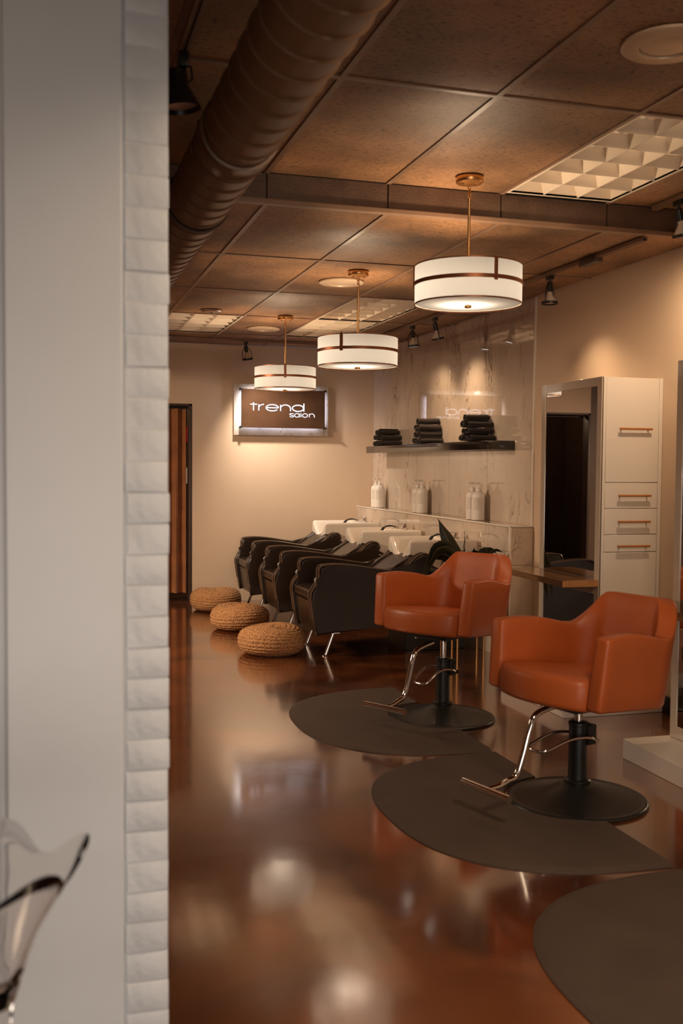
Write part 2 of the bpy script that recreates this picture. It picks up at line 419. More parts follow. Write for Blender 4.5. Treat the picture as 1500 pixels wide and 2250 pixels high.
ceiling_field(near_y, ZN); ceiling_field(far_y, ZF)
box('slab', DARKTRIM, -2.6, 3.7, -3.1, YS, ZN + 0.14, ZN + 0.2, ceil, smooth=0)
box('slab', DARKTRIM, -2.6, 3.7, YS + 0.02, 12.6, ZF + 0.14, ZF + 0.2, ceil, smooth=0)
# step face
stp = structure(empty('trim_1'), None)
for i in range(len(xl)):
    x0 = xl[i]; x1 = x0 + 0.61 if i < len(xl) - 1 else XR
    if x1 - x0 < 0.05: continue
    box('step_panel', STEPTILE, x0 + 0.003, x1 - 0.003, YS + 0.004, YS + 0.02, ZF + 0.02, ZN + 0.004, stp, 0.002, 1)
box('step_backing', DARKTRIM, xl[0], XR, YS + 0.018, YS + 0.03, ZF + 0.005, ZN + 0.14, stp, smooth=0)
box('corner_bead', GRID, xl[0], XR, YS - 0.014, YS + 0.03, ZF - 0.002, ZF + 0.022, stp, 0.004, 2)

# ---- walls
# back wall with a doorway (x .62 .. 1.523)
bw_ = structure(empty('wall_back'))
box('wall_panel', PAINT, 1.524, XR + 0.02, YB, YB + 0.12, 0, ZF, bw_, smooth=0)
box('accent_panel', ACCENT, -2.5, 0.22, YB, YB + 0.12, 0, ZF, bw_, smooth=0)
box('wall_panel', PAINT, 0.22, 1.524, YB, YB + 0.12, 2.045, ZF, bw_, smooth=0)
dr = structure(empty('door_1'))
box('door_jamb', DARKTRIM, 1.494, 1.526, YB - 0.006, YB + 0.12, 0, 2.045, dr, 0.003)
box('door_jamb', DARKTRIM, 0.218, 0.25, YB - 0.006, YB + 0.12, 0, 2.045, dr, 0.003)
box('door_head', DARKTRIM, 0.218, 1.526, YB - 0.006, YB + 0.12, 2.025, 2.047, dr, 0.003)
# store room beyond the doorway
sr = structure(empty('wall_storeroom'))
box('wall_panel', DARKTRIM, -0.5, 2.4, 12.4, 12.5, 0, ZF, sr, smooth=0)
box('wall_panel', DARKTRIM, -0.5, -0.4, YB + 0.12, 12.4, 0, ZF, sr, smooth=0)
box('wall_panel', DARKTRIM, 2.4, 2.5, YB + 0.12, 12.4, 0, ZF, sr, smooth=0)

l = bpy.data.lights.new('storeroom_fill', 'POINT'); l.energy = 9; l.color = WARM; l.shadow_soft_size = 0.05  # added fill to lift the dark doorway, no bulb seen inside
o = bpy.data.objects.new('storeroom_fill', l); COL.objects.link(o); o.location = (0.9, 11.6, 2.4)
# right wall: paint near, marble slabs beyond
rw = structure(empty('wall_right'))
box('wall_panel', PAINT, XR, XR + 0.12, -1.4, 6.845, 0, ZN + 0.14, rw, smooth=0)
box('wall_panel', PAINT, XR + 0.004, XR + 0.12, 6.845, YB, 0, ZF + 0.1, rw, smooth=0)
seams = [6.87, 7.658, 8.465, 9.272, 10.08, YB]
for a, b in zip(seams, seams[1:]):
    box('marble_panel', MARBLE, XR - 0.008, XR + 0.004, a + 0.0012, b - 0.0012, 0.99, ZF, rw, 0.0012, 1)
box('edge_trim', METAL_EDGE, XR - 0.012, XR + 0.002, 6.846, 6.868, 0.99, ZF, rw, 0.002)
lw = structure(box('wall_left', PAINT, -2.6, -2.5, -1.4, YB, 0, ZN + 0.14, smooth=0))
# low marble ledge behind the basins
lg = structure(empty('wall_ledge'))
LX, LZ = 3.31, 0.99
box('ledge_core', PAINT, LX + 0.012, XR, 6.858, YB, 0, LZ - 0.014, lg, smooth=0)
lse = [6.85, 7.40, 8.2, 9.0, 9.8, YB]
for a, b in zip(lse, lse[1:]):
    for z0, z1 in ((0.0, 0.80), (0.803, LZ - 0.013)):
        box('marble_panel', MARBLE, LX, LX + 0.012, a + 0.0012, b - 0.0012, z0, z1, lg, 0.001, 1)
    box('marble_panel', MARBLE, LX + 0.003, XR - 0.008, a + 0.0012, b - 0.0012, LZ - 0.012, LZ, lg, 0.001, 1)
box('marble_panel', MARBLE, LX + 0.012, XR, 6.846, 6.858, 0, 0.70, lg, 0.001, 1)
box('marble_panel', MARBLE, LX + 0.012, XR, 6.846, 6.858, 0.702, LZ - 0.013, lg, 0.001, 1)
box('edge_trim', METAL_EDGE, LX - 0.003, LX + 0.013, 6.842, 6.858, 0, LZ, lg, 0.002)
box('edge_trim', METAL_EDGE, LX - 0.003, LX + 0.010, 6.858, YB, LZ - 0.010, LZ + 0.002, lg, 0.002)
box('edge_trim', METAL_EDGE, LX, XR, 6.842, 6.852, LZ - 0.010, LZ + 0.002, lg, 0.002)
structure(box('baseboard_right', BLACK, XR - 0.014, XR, 4.42, 6.84, 0, 0.10, None, 0.003))

# front wall with an assumed wide window opening behind the camera, unseen
fwl = structure(empty('wall_front'))
box('wall_panel', PAINT_W, -2.6, 3.6, -1.4, -1.3, 0, 0.15, fwl, smooth=0)
box('wall_panel', PAINT_W, -2.6, 3.6, -1.4, -1.3, 1.35, ZN + 0.14, fwl, smooth=0)
box('wall_panel', PAINT_W, -2.6, -1.6, -1.4, -1.3, 0.15, 1.35, fwl, smooth=0)
box('wall_panel', PAINT_W, 2.8, 3.6, -1.4, -1.3, 0.15, 1.35, fwl, smooth=0)
assumed_win = structure(empty('assumed_window_1'))  # assumed window frame, unseen, added to go with the daylight fill
for x in (-1.6, -0.15, 1.3, 2.75):
    box('assumed_mullion', BLACK, x, x + 0.05, -1.39, -1.32, 0.15, 1.35, assumed_win, 0.004)

# foreground partition: smooth boxed end and painted brick pier
pt = structure(empty('wall_partition'))
box('mortar_core', MORTAR, 0.182, 0.2735, 2.2645, 2.46, 0, ZN, pt, smooth=0)
brick_me = []
for k in range(4):
    bm = bmesh.new(); add_box(bm, -0.046, 0.046, -0.095, 0.095, -0.0328, 0.0328, 0.0035, 2)
    for v in bm.verts:
        v.co += Vector((random.uniform(-1, 1), random.uniform(-1, 1), random.uniform(-1, 1))) * 0.0008
    o = finish(bm, 'brick', BRICK, pt, 50); brick_me.append(o.data)
    o.location = (0.2285 + random.uniform(-.002, .002), 2.357, 0.034 + 0.068 * k)
for k in range(4, 41):
    o = link(brick_me[random.randrange(4)], 'brick', pt)
    o.location = (0.2285 + random.uniform(-.0022, .0022), 2.357 + random.uniform(-.002, .002), 0.034 + 0.068 * k)
box('plaster_panel', PAINT_W, -0.066, 0.176, 2.245, 2.46, 0, ZN, pt, 0.006, 3)
box('plaster_panel', PAINT_W, -2.5, -0.078, 2.29, 2.46, 0, ZN, pt, 0.004, 2)
box('joint_filler', PAINT_W, -0.08, 0.186, 2.268, 2.44, 0, ZN, pt, smooth=0)
lp = lathe('latch_plate', BRASS, [(0, 0.012), (0.010, 0.012), (0.015, 0.006), (0.016, 0)], 16, pt, M=Matrix.Translation((-0.079, 2.291, 1.27)) @ Matrix.Rotation(PI / 2, 4, 'X'))

# ================================================================== CEILING FIXTURES
# round spiral duct
duct = tag(empty('spiral_duct', (0.6275, 0, 2.49)), 'dark brown round spiral duct running under the ceiling', 'duct')
R0 = 0.120
rows = []
y = -1.2
prof = []
while y < YB - 0.02:
    for dy, dr_ in ((0, 0), (0.105, 0), (0.112, 0.005), (0.120, 0.005), (0.127, 0)):
        prof.append((y + dy, R0 + dr_))
    y += 0.135
rows = []
NA = 40
for yy, rr in prof:
    rows.append([Vector((rr * math.cos(2 * PI * k / NA), yy + 0.135 * k / NA * 0, rr * math.sin(2 * PI * k / NA))) for k in range(NA)])
# spiral lean of the ribs
for r_, (yy, rr) in zip(rows, prof):
    for k, v in enumerate(r_):
        v.y = yy + 0.045 * math.sin(2 * PI * k / NA)
grid_mesh('spiral_pipe', DUCT, rows, duct, closed_v=True, smooth=35, caps=True)
for yc in (0.9, 3.35, 8.0):
    lathe('coupling', DUCT, [(R0 + 0.001, -0.07), (R0 + 0.010, -0.068), (R0 + 0.010, -0.05), (R0 + 0.006, -0.045), (R0 + 0.006, 0.045), (R0 + 0.010, 0.05), (R0 + 0.010, 0.068), (R0 + 0.001, 0.07)], 40, duct,
          M=Matrix.Translation((0, yc, 0)) @ Matrix.Rotation(-PI / 2, 4, 'X'))
for yc in (1.6, 4.2, 6.5, 9.2):
    top = (ZN if yc < YS else ZF) - 2.49
    bm = bmesh.new()
    add_tube(bm, [(R0 * math.cos(2 * PI * k / 28) * 1.05, yc, R0 * math.sin(2 * PI * k / 28) * 1.05) for k in range(28)], 0.007, 6, closed=True)
    add_tube(bm, [(0, yc, R0 * 1.05), (0, yc, top)], 0.005, 6)
    finish(bm, 'hanger_strap', DARKTRIM, duct)

# recessed louvred troffers
def troffer(x0, y0, z, label):
    t = tag(empty('ceiling_light', (x0 + 0.305, y0 + 0.61, z)), label, 'light', 'louvred ceiling lights')
    W, D = 0.288, 0.592
    bm = bmesh.new()
    for a in ((-W - 0.012, -W, -D - 0.012, D + 0.012), (W, W + 0.012, -D - 0.012, D + 0.012), (-W, W, -D - 0.012, -D), (-W, W, D, D + 0.012)):
        add_box(bm, *a, -0.002, 0.010)
    finish(bm, 'frame', PAN, t, 0)
    bm = bmesh.new()
    add_box(bm, -W - 0.01, W + 0.01, -D - 0.01, D + 0.01, 0.10, 0.112)
    add_box(bm, -W - 0.01, -W, -D, D, 0.0, 0.10); add_box(bm, W, W + 0.01, -D, D, 0.0, 0.10)
    add_box(bm, -W, W, -D - 0.01, -D, 0.0, 0.10); add_box(bm, -W, W, D, D + 0.01, 0.0, 0.10)
    finish(bm, 'housing', PAN, t, 0)
    for k in (-1, 1):
        bm = bmesh.new(); add_tube(bm, [(k * 0.14, -D + 0.03, 0.078), (k * 0.14, D - 0.03, 0.078)], 0.013, 10)
        finish(bm, 'tube_lamp', WHITEPL, t)
    l = bpy.data.lights.new('troffer_fill', 'AREA'); l.shape = 'RECTANGLE'; l.size = 0.4; l.size_y = 1.1; l.energy = TROF_W; l.color = (1.0, 0.78, 0.56)  # added dim glow inside a fixture taken to be switched off
    lo = bpy.data.objects.new('troffer_fill', l); COL.objects.link(lo); lo.parent = t; lo.location = (0, 0, 0.094)
    def blade(w0, w1, a, b, axis):
        pts = [(-w0, 0.002), (w0, 0.002), (w1 * .55, 0.03), (w1, 0.062), (-w1, 0.062), (-w1 * .55, 0.03)]
        return pts
    for k in (1, 2):
        x = -W + 2 * W * k / 3
        prism('louver_blade', PAN, [(x + p, q) for p, q in blade(0.003, 0.020, 0, 0, 0)], 'y', -D, D, t, smooth=30)
    me = None
    for k in range(1, 6):
        yy = -D + 2 * D * k / 6
        if me is None:
            o = prism('louver_blade', PAN, blade(0.0025, 0.014, 0, 0, 0), 'x', -W, W, t, smooth=30); me = o.data
        else:
            o = link(me, 'louver_blade', t)
        o.location = (0, yy, -0.0008)
    return t
troffer(2.2724, 3.595, ZN, 'large louvred ceiling light on the high ceiling beside the nearest pendant')
troffer(2.2724, 7.3086, ZF, 'louvred ceiling light above the middle pendant, nearer of the two in a row')
troffer(2.2724, 8.5286, ZF, 'louvred ceiling light next to the back wall right of the farthest pendant')
troffer(1.0524, 8.5286, ZF, 'louvred ceiling light at the back left above the curtained doorway')

# round ceiling speakers
def speaker(x, y, z, label, r=0.152):
    t = tag(empty('ceiling_speaker', (x, y, z)), label, 'speaker', 'round ceiling speakers')
    lathe('rim', DISC, [(r, 0.002), (r, -0.006), (r - 0.008, -0.011), (r * 0.62, -0.013), (r * 0.60, -0.009), (r * 0.60, 0.002)], 48, t)
    lathe('grille', DISC, [(r * 0.59, -0.006), (r * 0.35, -0.010), (0, -0.012)], 40, t)
    return t
speaker(1.985, 2.985, ZN, 'large white round ceiling speaker nearest the viewer')
speaker(1.982, 6.745, ZF, 'white round ceiling speaker just behind the canopy of the middle pendant')
speaker(1.980, 9.25, ZF, 'white round ceiling speaker beside the farthest pendant near the back wall')
sd = tag(empty('smoke_detector', (1.357, 8.32, ZF)), 'small dark flush disc on the ceiling above the left louvred light', 'detector')
lathe('cover', GRID, [(0.085, 0.002), (0.085, -0.006), (0.078, -0.014), (0.03, -0.017), (0, -0.017)], 36, sd)
lathe('lens', DARKTRIM, [(0.02, -0.016), (0.016, -0.021), (0, -0.022)], 16, sd)

# drum pendants
def pendant(x, y, zc, strap_deg, label):
    drop = zc - 0.515           # shade centre below the canopy
    t = tag(empty('pendant_lamp', (x, y, zc)), label, 'lamp', 'brass pendants with white drum shades')
    lathe('canopy', BRASS, [(0, 0.001), (0.064, 0.001), (0.066, -0.003), (0.066, -0.022), (0.062, -0.027), (0.015, -0.036), (0, -0.038)], 40, t)
    for s in (-1, 1):
        lathe('canopy_screw', BRASS, [(0.004, -0.026), (0.004, -0.034), (0.006, -0.036), (0.004, -0.041), (0, -0.042)], 10, t, c=(s * 0.036, -0.01, 0))
    def loop(z, rr, ang):
        return [(rr * math.cos(2 * PI * k / 14) * math.cos(ang), rr * math.cos(2 * PI * k / 14) * math.sin(ang), z + rr * 1.5 * math.sin(2 * PI * k / 14)) for k in range(14)]
    tube('chain_link', BRASS, loop(-0.047, 0.0085, 0.3), 0.0026, 6, t, True)
    tube('chain_link', BRASS, loop(-0.068, 0.0085, 1.9), 0.0026, 6, t, True)
    tube('chain_link', BRASS, loop(-0.087, 0.0085, 0.2), 0.0026, 6, t, True)
    lathe('rod', BRASS, [(0, -0.094), (0.007, -0.095), (0.008, -0.101), (0.0062, -0.104), (0.0075, -0.40), (0.0075, -0.50), (0, -0.50)], 14, t)
    zt, zb = -0.424, -0.606
    RS = 0.257
    # shade wall (thin shell, inner and outer)
    sh = lathe('shade', SHADE, [(RS, zb), (RS, zt)], 72, t, smooth=80)
    df = lathe('diffuser', SHADE, [(RS - 0.004, zb + 0.006), (RS * 0.5, zb + 0.003), (0, zb + 0.002)], 64, t, smooth=80)
    lathe('rim_ring', BRONZE, [(RS - 0.003, zt - 0.003), (RS + 0.002, zt - 0.003), (RS + 0.002, zt + 0.003), (RS - 0.003, zt + 0.003), (RS - 0.003, zt - 0.003)], 72, t)
    lathe('rim_ring', BRONZE, [(RS - 0.003, zb - 0.002), (RS + 0.002, zb - 0.002), (RS + 0.002, zb + 0.003), (RS - 0.003, zb + 0.003), (RS - 0.003, zb - 0.002)], 72, t)
    zm = -0.510
    lathe('band', BRONZE, [(RS + 0.001, zm - 0.009), (RS + 0.006, zm - 0.009), (RS + 0.006, zm + 0.009), (RS + 0.001, zm + 0.009), (RS + 0.001, zm - 0.009)], 72, t)
    base = math.atan2(-y, -x) + math.radians(strap_deg)   # strap angle counted from the side that faces the camera
    for k in range(3):
        a = base + k * 2 * PI / 3
        M = Matrix.Rotation(a, 4, 'Z')
        bm = bmesh.new(); add_box(bm, RS + 0.001, RS + 0.007, -0.009, 0.009, zm - 0.018, zt + 0.002, 0.001, 1, M)
        add_lathe(bm, [(0, 0), (0.005, 0.002), (0.006, 0.006), (0.004, 0.011), (0, 0.012)], 10, (0, 0, 0), M=M @ Matrix.Translation((RS + 0.004, 0, zt)))
        finish(bm, 'strap', BRONZE, t)
        bm = bmesh.new(); add_tube(bm, [M @ Vector((0.006, 0, -0.47)), M @ Vector((RS, 0, -0.428))], 0.0035, 6)
        finish(bm, 'spider_arm', BRASS, t)
    lathe('finial', BRASS, [(0, zb - 0.016), (0.016, zb - 0.015), (0.018, zb - 0.010), (0.018, zb - 0.002), (0.005, zb), (0.005, zb + 0.1), (0, zb + 0.1)], 20, t)
    lathe('socket', BRASS, [(0, -0.49), (0.018, -0.49), (0.018, -0.53), (0, -0.53)], 16, t)
    bl = bpy.data.lights.new('bulb', 'POINT'); bl.energy = PEND_W; bl.color = (1.0, 0.75, 0.50); bl.shadow_soft_size = 0.03
    bo = bpy.data.objects.new('bulb_light', bl); COL.objects.link(bo); bo.parent = t; bo.location = (0, 0.03, -0.555)
    return t
PEND_W = 16.0
pendant(1.994, 4.62, ZN, 29, 'brass pendant with white drum shade on the high ceiling, largest and nearest')
pendant(1.978, 6.35, ZF, -23, 'brass pendant with white drum shade in the middle of the row')
pendant(1.997, 8.45, ZF, 0, 'brass pendant with white drum shade in front of the wall sign, farthest')

# track lighting
def rail(name, p0, p1, label):
    t = tag(empty(name, p0), label, 'track')
    d = Vector(p1) - Vector(p0); L_ = d.length; a = math.atan2(d.y, d.x)
    t.rotation_euler = (0, 0, a)
    bm = bmesh.new()
    add_box(bm, 0, L_, -0.017, 0.017, -0.004, 0.0, 0); add_box(bm, 0, L_, -0.017, -0.013, -0.022, -0.004, 0); add_box(bm, 0, L_, 0.013, 0.017, -0.022, -0.004, 0)
    add_box(bm, 0, L_, -0.013, -0.005, -0.022, -0.019, 0); add_box(bm, 0, L_, 0.005, 0.013, -0.022, -0.019, 0)
    finish(bm, 'rail', GRID, t, 0)
    return t
r1 = rail('track_rail', (3.14, YS + 0.05, ZF), (3.14, 10.2, ZF), 'dark ceiling track beside the right wall on the lower ceiling')
bm = bmesh.new(); add_box(bm, 0.47, 0.66, -0.028, 0.028, -0.045, -0.003, 0.006, 2); finish(bm, 'feed_box', DARKTRIM, r1)
rail('track_rail', (1.2, 10.12, ZF), (3.1, 10.12, ZF), 'dark ceiling track along the top of the back wall')
rail('track_rail', (3.14, 1.2, ZN), (3.14, 4.82, ZN), 'dark ceiling track on the high ceiling at right by the wall')
rail('track_rail', (0.47, -0.9, ZN), (0.47, 4.6, ZN), 'dark ceiling track left of the duct on the high ceiling')
def track_head(x, y, z, tilt, az, label, lit, yoke_rot=0.0, power=0, target=None, size=50, col=WARM):
    t = tag(empty('track_spotlight', (x, y, z)), label, 'spotlight', 'bare bulb track spotlights')
    bm = bmesh.new(); add_box(bm, -0.014, 0.014, -0.035, 0.035, -0.05, -0.0225, 0.003, 1); add_tube(bm, [(0, 0, -0.05), (0, 0, -0.075)], 0.008, 8)
    ad = finish(bm, 'adapter', BLACK, t)
    M = Matrix.Translation((0, 0, -0.075)) @ Matrix.Rotation(az, 4, 'Z') @ Matrix.Rotation(tilt, 4, 'Y')
    lathe('socket', BLACK, [(0, 0.012), (0.014, 0.012), (0.018, 0.008), (0.019, -0.048), (0.016, -0.05), (0, -0.05)], 18, t, M=M)
    lathe('bulb', BULBW, [(0.013, -0.048), (0.014, -0.062), (0.017, -0.070), (0.028, -0.088), (0.043, -0.108), (0.046, -0.116)], 24, t, M=M)
    lathe('bulb_face', BULBON if lit else BULBDIM, [(0.046, -0.115), (0.040, -0.119), (0, -0.121)], 24, t, M=M)
    lathe('holder_ring', BLACK, [(0.047, -0.112), (0.053, -0.112), (0.053, -0.128), (0.047, -0.128), (0.047, -0.112)], 28, t, M=M)
    pts = smooth_path([(-0.053, 0, -0.12), (-0.055, 0, -0.07), (-0.045, 0, -0.03), (-0.012, 0.0, 0.006), (0.0, 0, 0.012), (0.012, 0, 0.006), (0.045, 0, -0.03), (0.055, 0, -0.07), (0.053, 0, -0.12)], 6)
    Y = M @ Matrix.Rotation(yoke_rot, 4, 'Z')
    tube('yoke', BLACK, [Y @ p for p in pts], 0.0034, 6, t)
    if power:
        l = bpy.data.lights.new('spot', 'SPOT'); l.energy = power; l.color = col; l.spot_size = math.radians(size); l.spot_blend = 1.0; l.shadow_soft_size = 0.04
        lo = bpy.data.objects.new('spot_light', l); COL.objects.link(lo); lo.parent = t
        f = M @ Vector((0, 0, -0.135)); lo.location = f
        d = Vector(target) - (Vector((x, y, z)) + f)
        lo.rotation_euler = d.to_track_quat('-Z', 'Y').to_euler()
    return t
track_head(3.14, 4.60, ZN, -0.30, 0.3, 'bare bulb track spotlight at the right edge, bulb lit, on the high ceiling', True, 1.2, 32, (3.5, 5.3, 1.4), 130)
track_head(3.14, 5.97, ZF, 0.0, 0.6, 'bare bulb track spotlight in a black square yoke left of the painted right wall', False, 0.0, 16, (3.5, 5.9, 0.8), 110)
track_head(3.14, 7.95, ZF, -0.25, 0.3, 'lit bare bulb track spotlight tilted at the marble wall, right of the pair', True, 1.2, 20, (3.5, 7.75, 0.7), 120)
track_head(3.14, 8.48, ZF, -0.1, 0.0, 'lit bare bulb track spotlight hanging straight by the marble wall, left of the pair', True, 0.3, 20, (3.5, 9.1, 0.6), 120)
track_head(1.99, 10.12, ZF, -0.16, 0.2, 'clear bulb track spotlight in a round black yoke above the wall sign', False, 0.2, 95, (2.78, 10.61, 0.80), 100, (1.0, 0.84, 0.68))
# cone shaped head at the left edge
t = tag(empty('cone_spotlight', (0.47, 3.50, ZN)), 'black cone shaped track spotlight left of the duct', 'spotlight')
box('adapter', BLACK, -0.016, 0.016, -0.04, 0.04, -0.07, -0.022, t, 0.003)
tube('stem', BLACK, [(0.0, 0, -0.05), (0.0, 0, -0.10)], 0.008, 8, t)
Mh = Matrix.Translation((-0.02, 0, -0.075)) @ Matrix.Rotation(-0.12, 4, 'Y')
lathe('shade', BLACK, [(0, 0.0), (0.030, 0.0), (0.034, -0.004), (0.034, -0.055), (0.045, -0.075), (0.066, -0.118), (0.068, -0.126), (0.064, -0.126), (0.060, -0.116), (0.035, -0.07)], 32, t, M=Mh)
lathe('bulb_face', BULBDIM, [(0.055, -0.113), (0.04, -0.117), (0, -0.119)], 28, t, M=Mh)
tube('bracket', BLACK, [Mh @ Vector(p) for p in ((0.034, 0, -0.04), (0.05, 0, -0.03), (0.05, 0, 0.01), (0.02, 0, 0.02))], 0.004, 6, t)

# ================================================================== BACK WALL: SIGN, CURTAIN
sg = tag(empty('wall_sign', (2.46, YB, 2.0)), 'lit brown salon sign on a marble slab on the back wall', 'sign')
box('marble_slab', MARBLE_S, -0.507, 0.509, -0.045, -0.02, -0.267, 0.266, sg, 0.003, 2)
box('standoff_frame', METAL_EDGE, -0.42, 0.42, -0.02, 0.0, -0.2, 0.2, sg, 0.002)
PZ0, PZ1, PX0, PX1 = -0.189, 0.211, -0.44, 0.458
box('sign_panel', SIGNMETAL, PX0, PX1, -0.098, -0.090, PZ0, PZ1, sg, 0.002, 1)
for px in (PX0 - 0.004, PX1 + 0.004):
    for pz in (PZ0 + 0.004, PZ1 - 0.004):
        lathe('standoff_bolt', BLACK, [(0, -0.062), (0.010, -0.062), (0.012, -0.058), (0.012, 0.0), (0, 0.0)], 16, sg, M=Matrix.Translation((px, -0.045, pz)) @ Matrix.Rotation(-PI / 2, 4, 'X'))
bm = bmesh.new()
add_box(bm, PX0 + 0.03, PX0 + 0.04, -0.089, -0.08, PZ0 + 0.03, PZ1 - 0.03); add_box(bm, PX1 - 0.04, PX1 - 0.03, -0.089, -0.08, PZ0 + 0.03, PZ1 - 0.03)
add_box(bm, PX0 + 0.04, PX1 - 0.04, -0.089, -0.08, PZ0 + 0.03, PZ0 + 0.04); add_box(bm, PX0 + 0.04, PX1 - 0.04, -0.089, -0.08, PZ1 - 0.04, PZ1 - 0.03)
finish(bm, 'led_strip', LED, sg, 0)
# hidden-edge LED light spilling sideways onto slab and wall
for nm, lx, lz, sx, sy, tx, tz, pw in (('led_left', PX0 + 0.025, 0.01, 0.34, 0.02, -1, 0, 0.30), ('led_right', PX1 - 0.025, 0.01, 0.34, 0.02, 1, 0, 0.30), ('led_bottom', 0.0, PZ0 + 0.025, 0.8, 0.02, 0, -1, 0.32), ('led_top', 0.0, PZ1 - 0.025, 0.8, 0.02, 0, 1, 0.25)):
    l = bpy.data.lights.new(nm, 'AREA'); l.shape = 'RECTANGLE'; l.size = sx; l.size_y = sy; l.energy = pw; l.color = (0.80, 0.80, 1.0)
    o = bpy.data.objects.new(nm, l); COL.objects.link(o); o.parent = sg; o.location = (lx, -0.070, lz)
    d = Vector((tx, 0.35, tz)); z_ = -d.normalized()
    x_ = Vector((0, 0, 1)) if tx else Vector((1, 0, 0)); x_ = (x_ - z_ * x_.dot(z_)).normalized(); y_ = z_.cross(x_)
    o.rotation_euler = Matrix((x_, y_, z_)).transposed().to_euler()
# lettering
def ribbon(bm, pts, w, closed=False, y=-0.0985):
    pts = [Vector((p[0], 0, p[1])) for p in pts]; n = len(pts); L_ = []; R_ = []
    for i, p in enumerate(pts):
        if closed: d = pts[(i + 1) % n] - pts[i - 1]
        elif i == 0: d = pts[1] - pts[0]
        elif i == n - 1: d = pts[-1] - pts[-2]
        else: d = pts[i + 1] - pts[i - 1]
        d.normalize(); nn = Vector((-d.z, 0, d.x)) * w / 2
        L_.append(p + nn); R_.append(p - nn)
    A = [[bm.verts.new(Vector((q.x, yy, q.z))) for q in s] for yy in (y, y - 0.004) for s in (L_, R_)]
    for i in range(n if closed else n - 1):
        j = (i + 1) % n
        bm.faces.new((A[0][i], A[0][j], A[1][j], A[1][i])); bm.faces.new((A[2][i], A[2][j], A[3][j], A[3][i]))
        bm.faces.new((A[0][i], A[0][j], A[2][j], A[2][i])); bm.faces.new((A[1][i], A[1][j], A[3][j], A[3][i]))
    if not closed:
        for i in (0, n - 1): bm.faces.new((A[0][i], A[1][i], A[3][i], A[2][i]))
def arc(cx, cz, rx, rz, a0, a1, n=28):
    return [(cx + rx * math.cos(math.radians(a0 + (a1 - a0) * i / n)), cz + rz * math.sin(math.radians(a0 + (a1 - a0) * i / n))) for i in range(n + 1)]
def letter(strokes, x, z, s, wdt, sz):
    bm = bmesh.new()
    for st, closed in strokes:
        ribbon(bm, [(x + px * s, z + pz * sz) for px, pz in st], wdt, closed)
    return finish(bm, 'letter', LETTER, sg, 0)
GL = {  # unit x-height = 1, wide letterforms
    't': [([(0.45, 1.3), (0.45, 0)], False), ([(0, 1.0), (0.95, 1.0)], False)],
    'r': [([(0.08, 1.0), (0.08, 0)], False), ([(0.08, 0.55)] + arc(0.75, 0.45, 0.66, 0.55, 165, 88, 14), False)],
    'e': [(arc(0.85, 0.5, 0.82, 0.5, 0, 325, 40), False), ([(0.03, 0.5), (1.67, 0.5)], False)],
    'n': [([(0.08, 1.0), (0.08, 0)], False), ([(0.08, 0.5)] + arc(0.75, 0.42, 0.67, 0.58, 170, 0, 22) + [(1.42, 0)], False)],
    'd': [(arc(0.80, 0.5, 0.76, 0.5, 0, 360, 40)[:-1], True), ([(1.6, 1.3), (1.6, 0)], False)],
    's': [(arc(0.62, 0.74, 0.52, 0.25, 20, 200, 16) + [(0.62, 0.5)] + arc(0.62, 0.26, 0.54, 0.25, 20, -160, 16), False)],
    'a': [(arc(0.62, 0.5, 0.60, 0.5, 0, 360, 32)[:-1], True), ([(1.26, 1.0), (1.26, 0)], False)],
    'l': [([(0.08, 1.12), (0.08, 0)], False)],
    'o': [(arc(0.68, 0.5, 0.66, 0.5, 0, 360, 36)[:-1], True)],
}
sc, z0 = 0.0795, -0.012
for ch, x in (('t', -0.347), ('r', -0.262), ('e', -0.180), ('n', -0.030), ('d', 0.100)):
    letter(GL[ch], x, z0, sc, 0.0115, 0.065)
sc2, z2 = 0.041, -0.072
for ch, x in (('s', 0.070), ('a', 0.127), ('l', 0.193), ('o', 0.212), ('n', 0.283)):
    letter(GL[ch], x, z2, sc2, 0.0075, 0.038)

# curtain
cu = tag(empty('curtain', (1.06, YB + 0.09, 0)), 'brown fabric curtain hanging in the dark doorway at the back left', 'curtain')
rows = []
for i in range(2):
    pass
NU, NV = 150, 24
def curtain_pt(u, v, off=0):
    x = 0.13 + 0.285 * u
    amp = 0.024 + 0.010 * (1 - v)
    ph = 2 * PI * 2.6 * u + 0.8 * math.sin(3.1 * u * 6) + 0.5 * (1 - v)
    yv = amp * math.sin(ph) + 0.008 * math.sin(2.3 * ph + 2 * v)
    return Vector((x - 0.014 * (1 - v) * (1 - u), yv + off, 0.085 + 1.915 * v))
rows = [[curtain_pt(i / NU, j / NV) for j in range(NV + 1)] for i in range(NU + 1)]
back = [[curtain_pt(i / NU, j / NV, 0.004) for j in range(NV + 1)] for i in range(NU + 1)]
grid_mesh('drape', CURTAIN, rows, cu, smooth=70)
tube('curtain_rod', BLACK, [(-0.80, 0, 2.008), (0.43, 0, 2.008)], 0.009, 8, cu)
